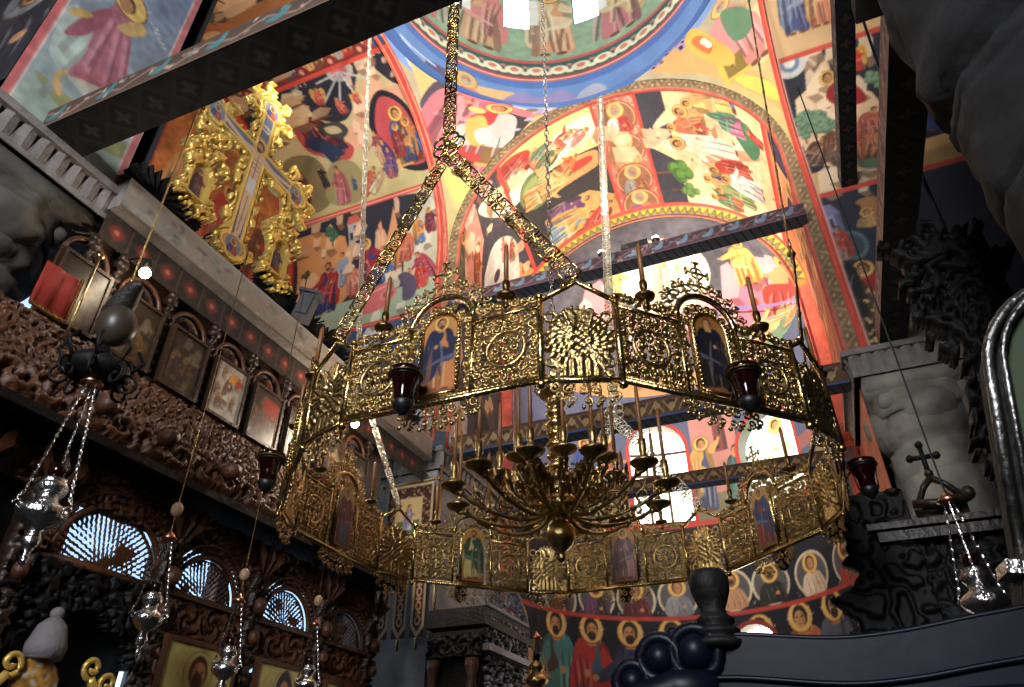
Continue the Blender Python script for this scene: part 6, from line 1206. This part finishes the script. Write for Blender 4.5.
# ---------------------------------------------------------------- dark carved canopy on the right
cp = empty('carved_canopy', (.9, 5.3, 0), 0, 'tall black carved canopy with a cross-topped gable before the far right column', 'canopy'); cp.scale = (1.06, 1.06, 1.06)
def leafy_edge(u, v): n = acan(u, v, 12, 6); w = .1+.09*vnoise(u*0, v, 7, 3); return np.where((np.abs(u) < w) & (n > .12), .01+.05*n, -1)
b = MB(); b.box((.15, .35, 1.5), (.85, .1, 3.0)); b.build('back_board', M_BLACK, cp)
for x in (-.3, .62): carve('carved_post', .3, 3.0, .016, leafy_edge, M_BLACK, cp, .05, Matrix.Translation((x, 0, 0)))
b = MB(); b.box((.15, .1, 2.94), (1.1, .5, .06)); b.box((.15, .1, 3.0), (1.2, .56, .04)); b.build('roof_rail', M_DWOOD, cp)
carve('carved_panel', .86, .6, .014, lambda u, v: .01+.05*acan(u, v, 14, 5), M_BLACK, cp, .04, Matrix.Translation((.15, -.02, 2.3)))
b = MB(); b.tube([(-.1, -.05, 3.2), (-.02, -.06, 3.34), (.06, -.06, 3.42)], .03, 6); b.tube([(.06, -.06, 3.42), (.16, -.06, 3.34), (.26, -.05, 3.22)], .03, 6); b.tube([(-.14, -.05, 3.2), (.08, -.1, 3.16), (.3, -.05, 3.22)], .045, 8); b.ball((.3, -.06, 3.24), .06, 8); b.ball((.06, -.06, 3.46), .04, 8); b.v = [(.02+(x-.08)*.72, y_, 3.12+(z-3.16)*.72) for x, y_, z in b.v]; b.box((.02, .06, 3.09), (.3, .1, .16)); b.build('gable', M_DWOOD, cp, True)
b = MB(); b.tube([(.06, -.06, 3.46), (.06, -.06, 3.72)], .022, 6); b.tube([(-.04, -.06, 3.62), (.16, -.06, 3.62)], .022, 6)
for x, z in ((-.05, 3.62), (.17, 3.62), (.06, 3.74)): b.ball((x, -.06, z), .035, 6)
b.v = [(.02+(x-.08)*.72, y_, 3.12+(z-3.16)*.72) for x, y_, z in b.v]; b.build('gable_cross', M_BLACK, cp, True)
def wing(u, v): n = acan(u, v, 9, 8); return np.where(u > -.17+.07*np.cos(v*11)+.05*np.cos(v*27)+.02*np.cos(v*61), .01+.04*n, -1)
wx = on(1, 872, 570, 5.2); carve('carved_wing', .6, 1.0, .009, wing, M_BLACK, cp, .06, Matrix.Translation(((float(wx[0])-.9)/1.06, -.08, 2.25)))
# leaning carved post and foliage in front of the right pier
ps = empty('carved_screen_post', (1.12, 4.1, 0), 0, 'black carved screen post crowned with spreading acanthus leaves before the right column', 'carved post')
def jag(u, v): n = acan(u, v, 11, 9); w = .12+.05*np.cos(v*9)+.05*vnoise(u*0, v, 9, 2); return np.where((u > -w) & (u < .22) & ((n > .1) | (u > -.02)), .01+.06*n, -1)
carve('carved_shaft', .5, 2.1, .014, jag, M_BLACK, ps, .12, Matrix.Translation((0.02, 0, 2.55)))
b = MB(); b.box((.22, .1, 2.3), (.22, .2, 4.6)); b.build('post', M_BLACK, ps)
def spray(u, v): r = np.hypot(u-.1, v+.05); a = np.arctan2(v+.05, u-.1); n = acan(u, v, 13, 4); return np.where((r < .36+.1*np.cos(9*a)) & (n > .1), .01+.06*n, -1)
carve('acanthus_crown', .8, .75, .013, spray, M_BLACK, ps, .08, Matrix.Translation((-.02, -.02, 4.4)) @ Matrix.Rotation(.5, 4, 'Y'))
carve('acanthus_side_leaf', .5, .9, .013, lambda u, v: np.where((np.hypot(u/.2, (v-.45)/.42) < 1+.2*np.cos(v*26)) & (acan(u, v, 12, 2) > .1), .01+.05*acan(u, v, 12, 2), -1), M_BLACK, ps, .08, Matrix.Translation((.0, .02, 3.85)))
# the lamp before it
oil_lamp(tuple(on(1, 984, 600, 2.7)), .6, .34, 2.6, 'small silver oil lamp with a copper cap hanging before the dark right side', M_SILVER, False, M_SOFTBLACK)
oil_lamp(tuple(on(1, 537, 680, 7.0)), 1.0, .4, 3.0, 'small dark oil lamp hung before the painted saints, beside the carved shrine', M_BRASS, False)
# ---------------------------------------------------------------- arched silver icon case at the right edge
ac = empty('arched_icon_case', (.58, 1.55, 1.93), 0, 'arched silver-rimmed icon case with greenish glass at the right edge', 'icon case'); ac.rotation_euler = (0, .2, .1); ac.scale = (.66, .66, .66)
R = .34; H = .62
outl = [(-R, 0), (-R, H)]+[(R*math.cos(t), H+R*1.05*math.sin(t)) for t in [PI-PI*i/20 for i in range(1, 20)]]+[(R, H), (R, 0)]
MB().prism(outl, .02, .12).build('case', M_BLACK, ac)
b = MB(); b.tube([(x, .0, z) for x, z in outl], .019, 8); b.tube([(x*.9, -.03, .02+z*.96) for x, z in outl], .012, 6); b.build('silver_rim', mat('dull silver', (120, 118, 114), .35, 1, .3, 30), ac, True)
MB().prism([(x*.88, .02+z*.95) for x, z in outl], .0, .02).build('greenish_panel', mat('greenish glazed ground', (92, 104, 80), .25, .5), ac)
def saint(u, v):
    w = .11+.17*np.clip(.56-v, 0, .56)/.56; body = (np.abs(u) < w) & (v < .57-.25*np.abs(u)) & (v > .02); hd = np.hypot(u/.072, (v-.65)/.092) < 1; halo = np.abs(np.hypot(u, v-.66)-.155) < .011
    arm = (np.abs(v-.33-.35*np.abs(u-.03)) < .035) & (np.abs(u) < .17); book = (np.abs(u+.09) < .06) & (np.abs(v-.36) < .075)
    return np.where(body | hd | halo, .008+.02*body*np.sqrt(np.clip(1-(u/(w+1e-3))**2, 0, 1))+.012*body*(.5+.5*np.cos(u*75+4*v))+.03*hd*np.sqrt(np.clip(1-(u/.075)**2-((v-.65)/.095)**2, 0, 1))+.022*arm+.03*book, -1)
carve('dark_figure_relief', .62, .9, .0075, saint, mat('dark embossed metal', (40, 38, 34), .35, .8, .3, 30), ac, .006, Matrix.Translation((0, -.004, .02)))
MB().box((0, -.02, -.03), (.8, .1, .035)).build('silver_sill', M_SILVER, ac); MB().box((-.3, .02, -.12), (.12, .12, .16)).build('bracket', M_BLACK, ac); MB().box((0, .1, -1.1), (.5, .12, 2.1)).build('stand', M_BLACK, ac)
# ---------------------------------------------------------------- stall in the foreground
st = empty('choir_stall', (.05, 1.4, .012), 0, 'dark polished wooden choir stall back with a turned finial, close in the foreground', 'stall')
def top(x): return 1.858-.022*sst(-.2, .05, x)+.012*sst(.05, .25, x)+.2*max(0, x-.14)**1.5
N = 30; xs = [-.27+1.0*i/N for i in range(N+1)]; poly = [(x, top(x+.05)) for x in xs]+[(xs[-1], 0), (xs[0], 0)]
MB().prism(poly, 0, .05).build('back_panel', M_STALL, st); b = MB(); b.tube([(x, .025, top(x+.05)) for x in xs], .026, 8, None, False, .35); b.build('top_rail', M_STALL, st, True); b = MB(); b.tube([(x, -.004, top(x+.05)-.07) for x in xs], .005, 6); b.box((xs[0]+.5, -.02, 1.735), (1.0, .04, .03)); b.build('panel_moulding', M_STALL, st, True)
b = MB(); b.lathe([(.046, 0), (.05, .006), (.05, .012), (.04, .016), (.036, .021), (.044, .026), (.044, .032), (.034, .037), (.03, .042), (.037, .047), (.036, .053), (.026, .06), (.023, .07), (.03, .086), (.037, .105), (.038, .128), (.03, .142), (.01, .147)], 20, c=(-.232, .02, 1.838)); b.build('turned_finial', M_BLACK, st, True)
b = MB()
for vx, vz, vr in ((-.272, 1.832, .042), (-.338, 1.826, .036), (-.392, 1.79, .03)): b.tube([(vx+vr*math.cos(2*PI*i/24), -.005, vz+vr*math.sin(2*PI*i/24)) for i in range(24)], .012, 8, None, True); b.ball((vx, .0, vz), vr*.82, 14, sz=1.0)
b.ball((-.31, .01, 1.868), .016, 8); b.tube([(-.43, .0, 1.74), (-.37, .01, 1.76), (-.31, .01, 1.775), (-.24, .01, 1.77)], .04, 10); b.build('carved_scroll', M_STALL, st, True)
carve('carved_flank', .2, .5, .008, lambda u, v: np.where(np.abs(u) < .085+.012*np.cos(v*30), .006+.03*acan(u, v, 18, 3), -1), M_STALL, st, .03, Matrix.Translation((-.36, .01, 1.24)))
MB().box((-.33, .03, .65), (.2, .06, 1.3)).box((.22, .2, .45), (1.0, .4, .06)).build('seat_and_side', M_STALL, st)
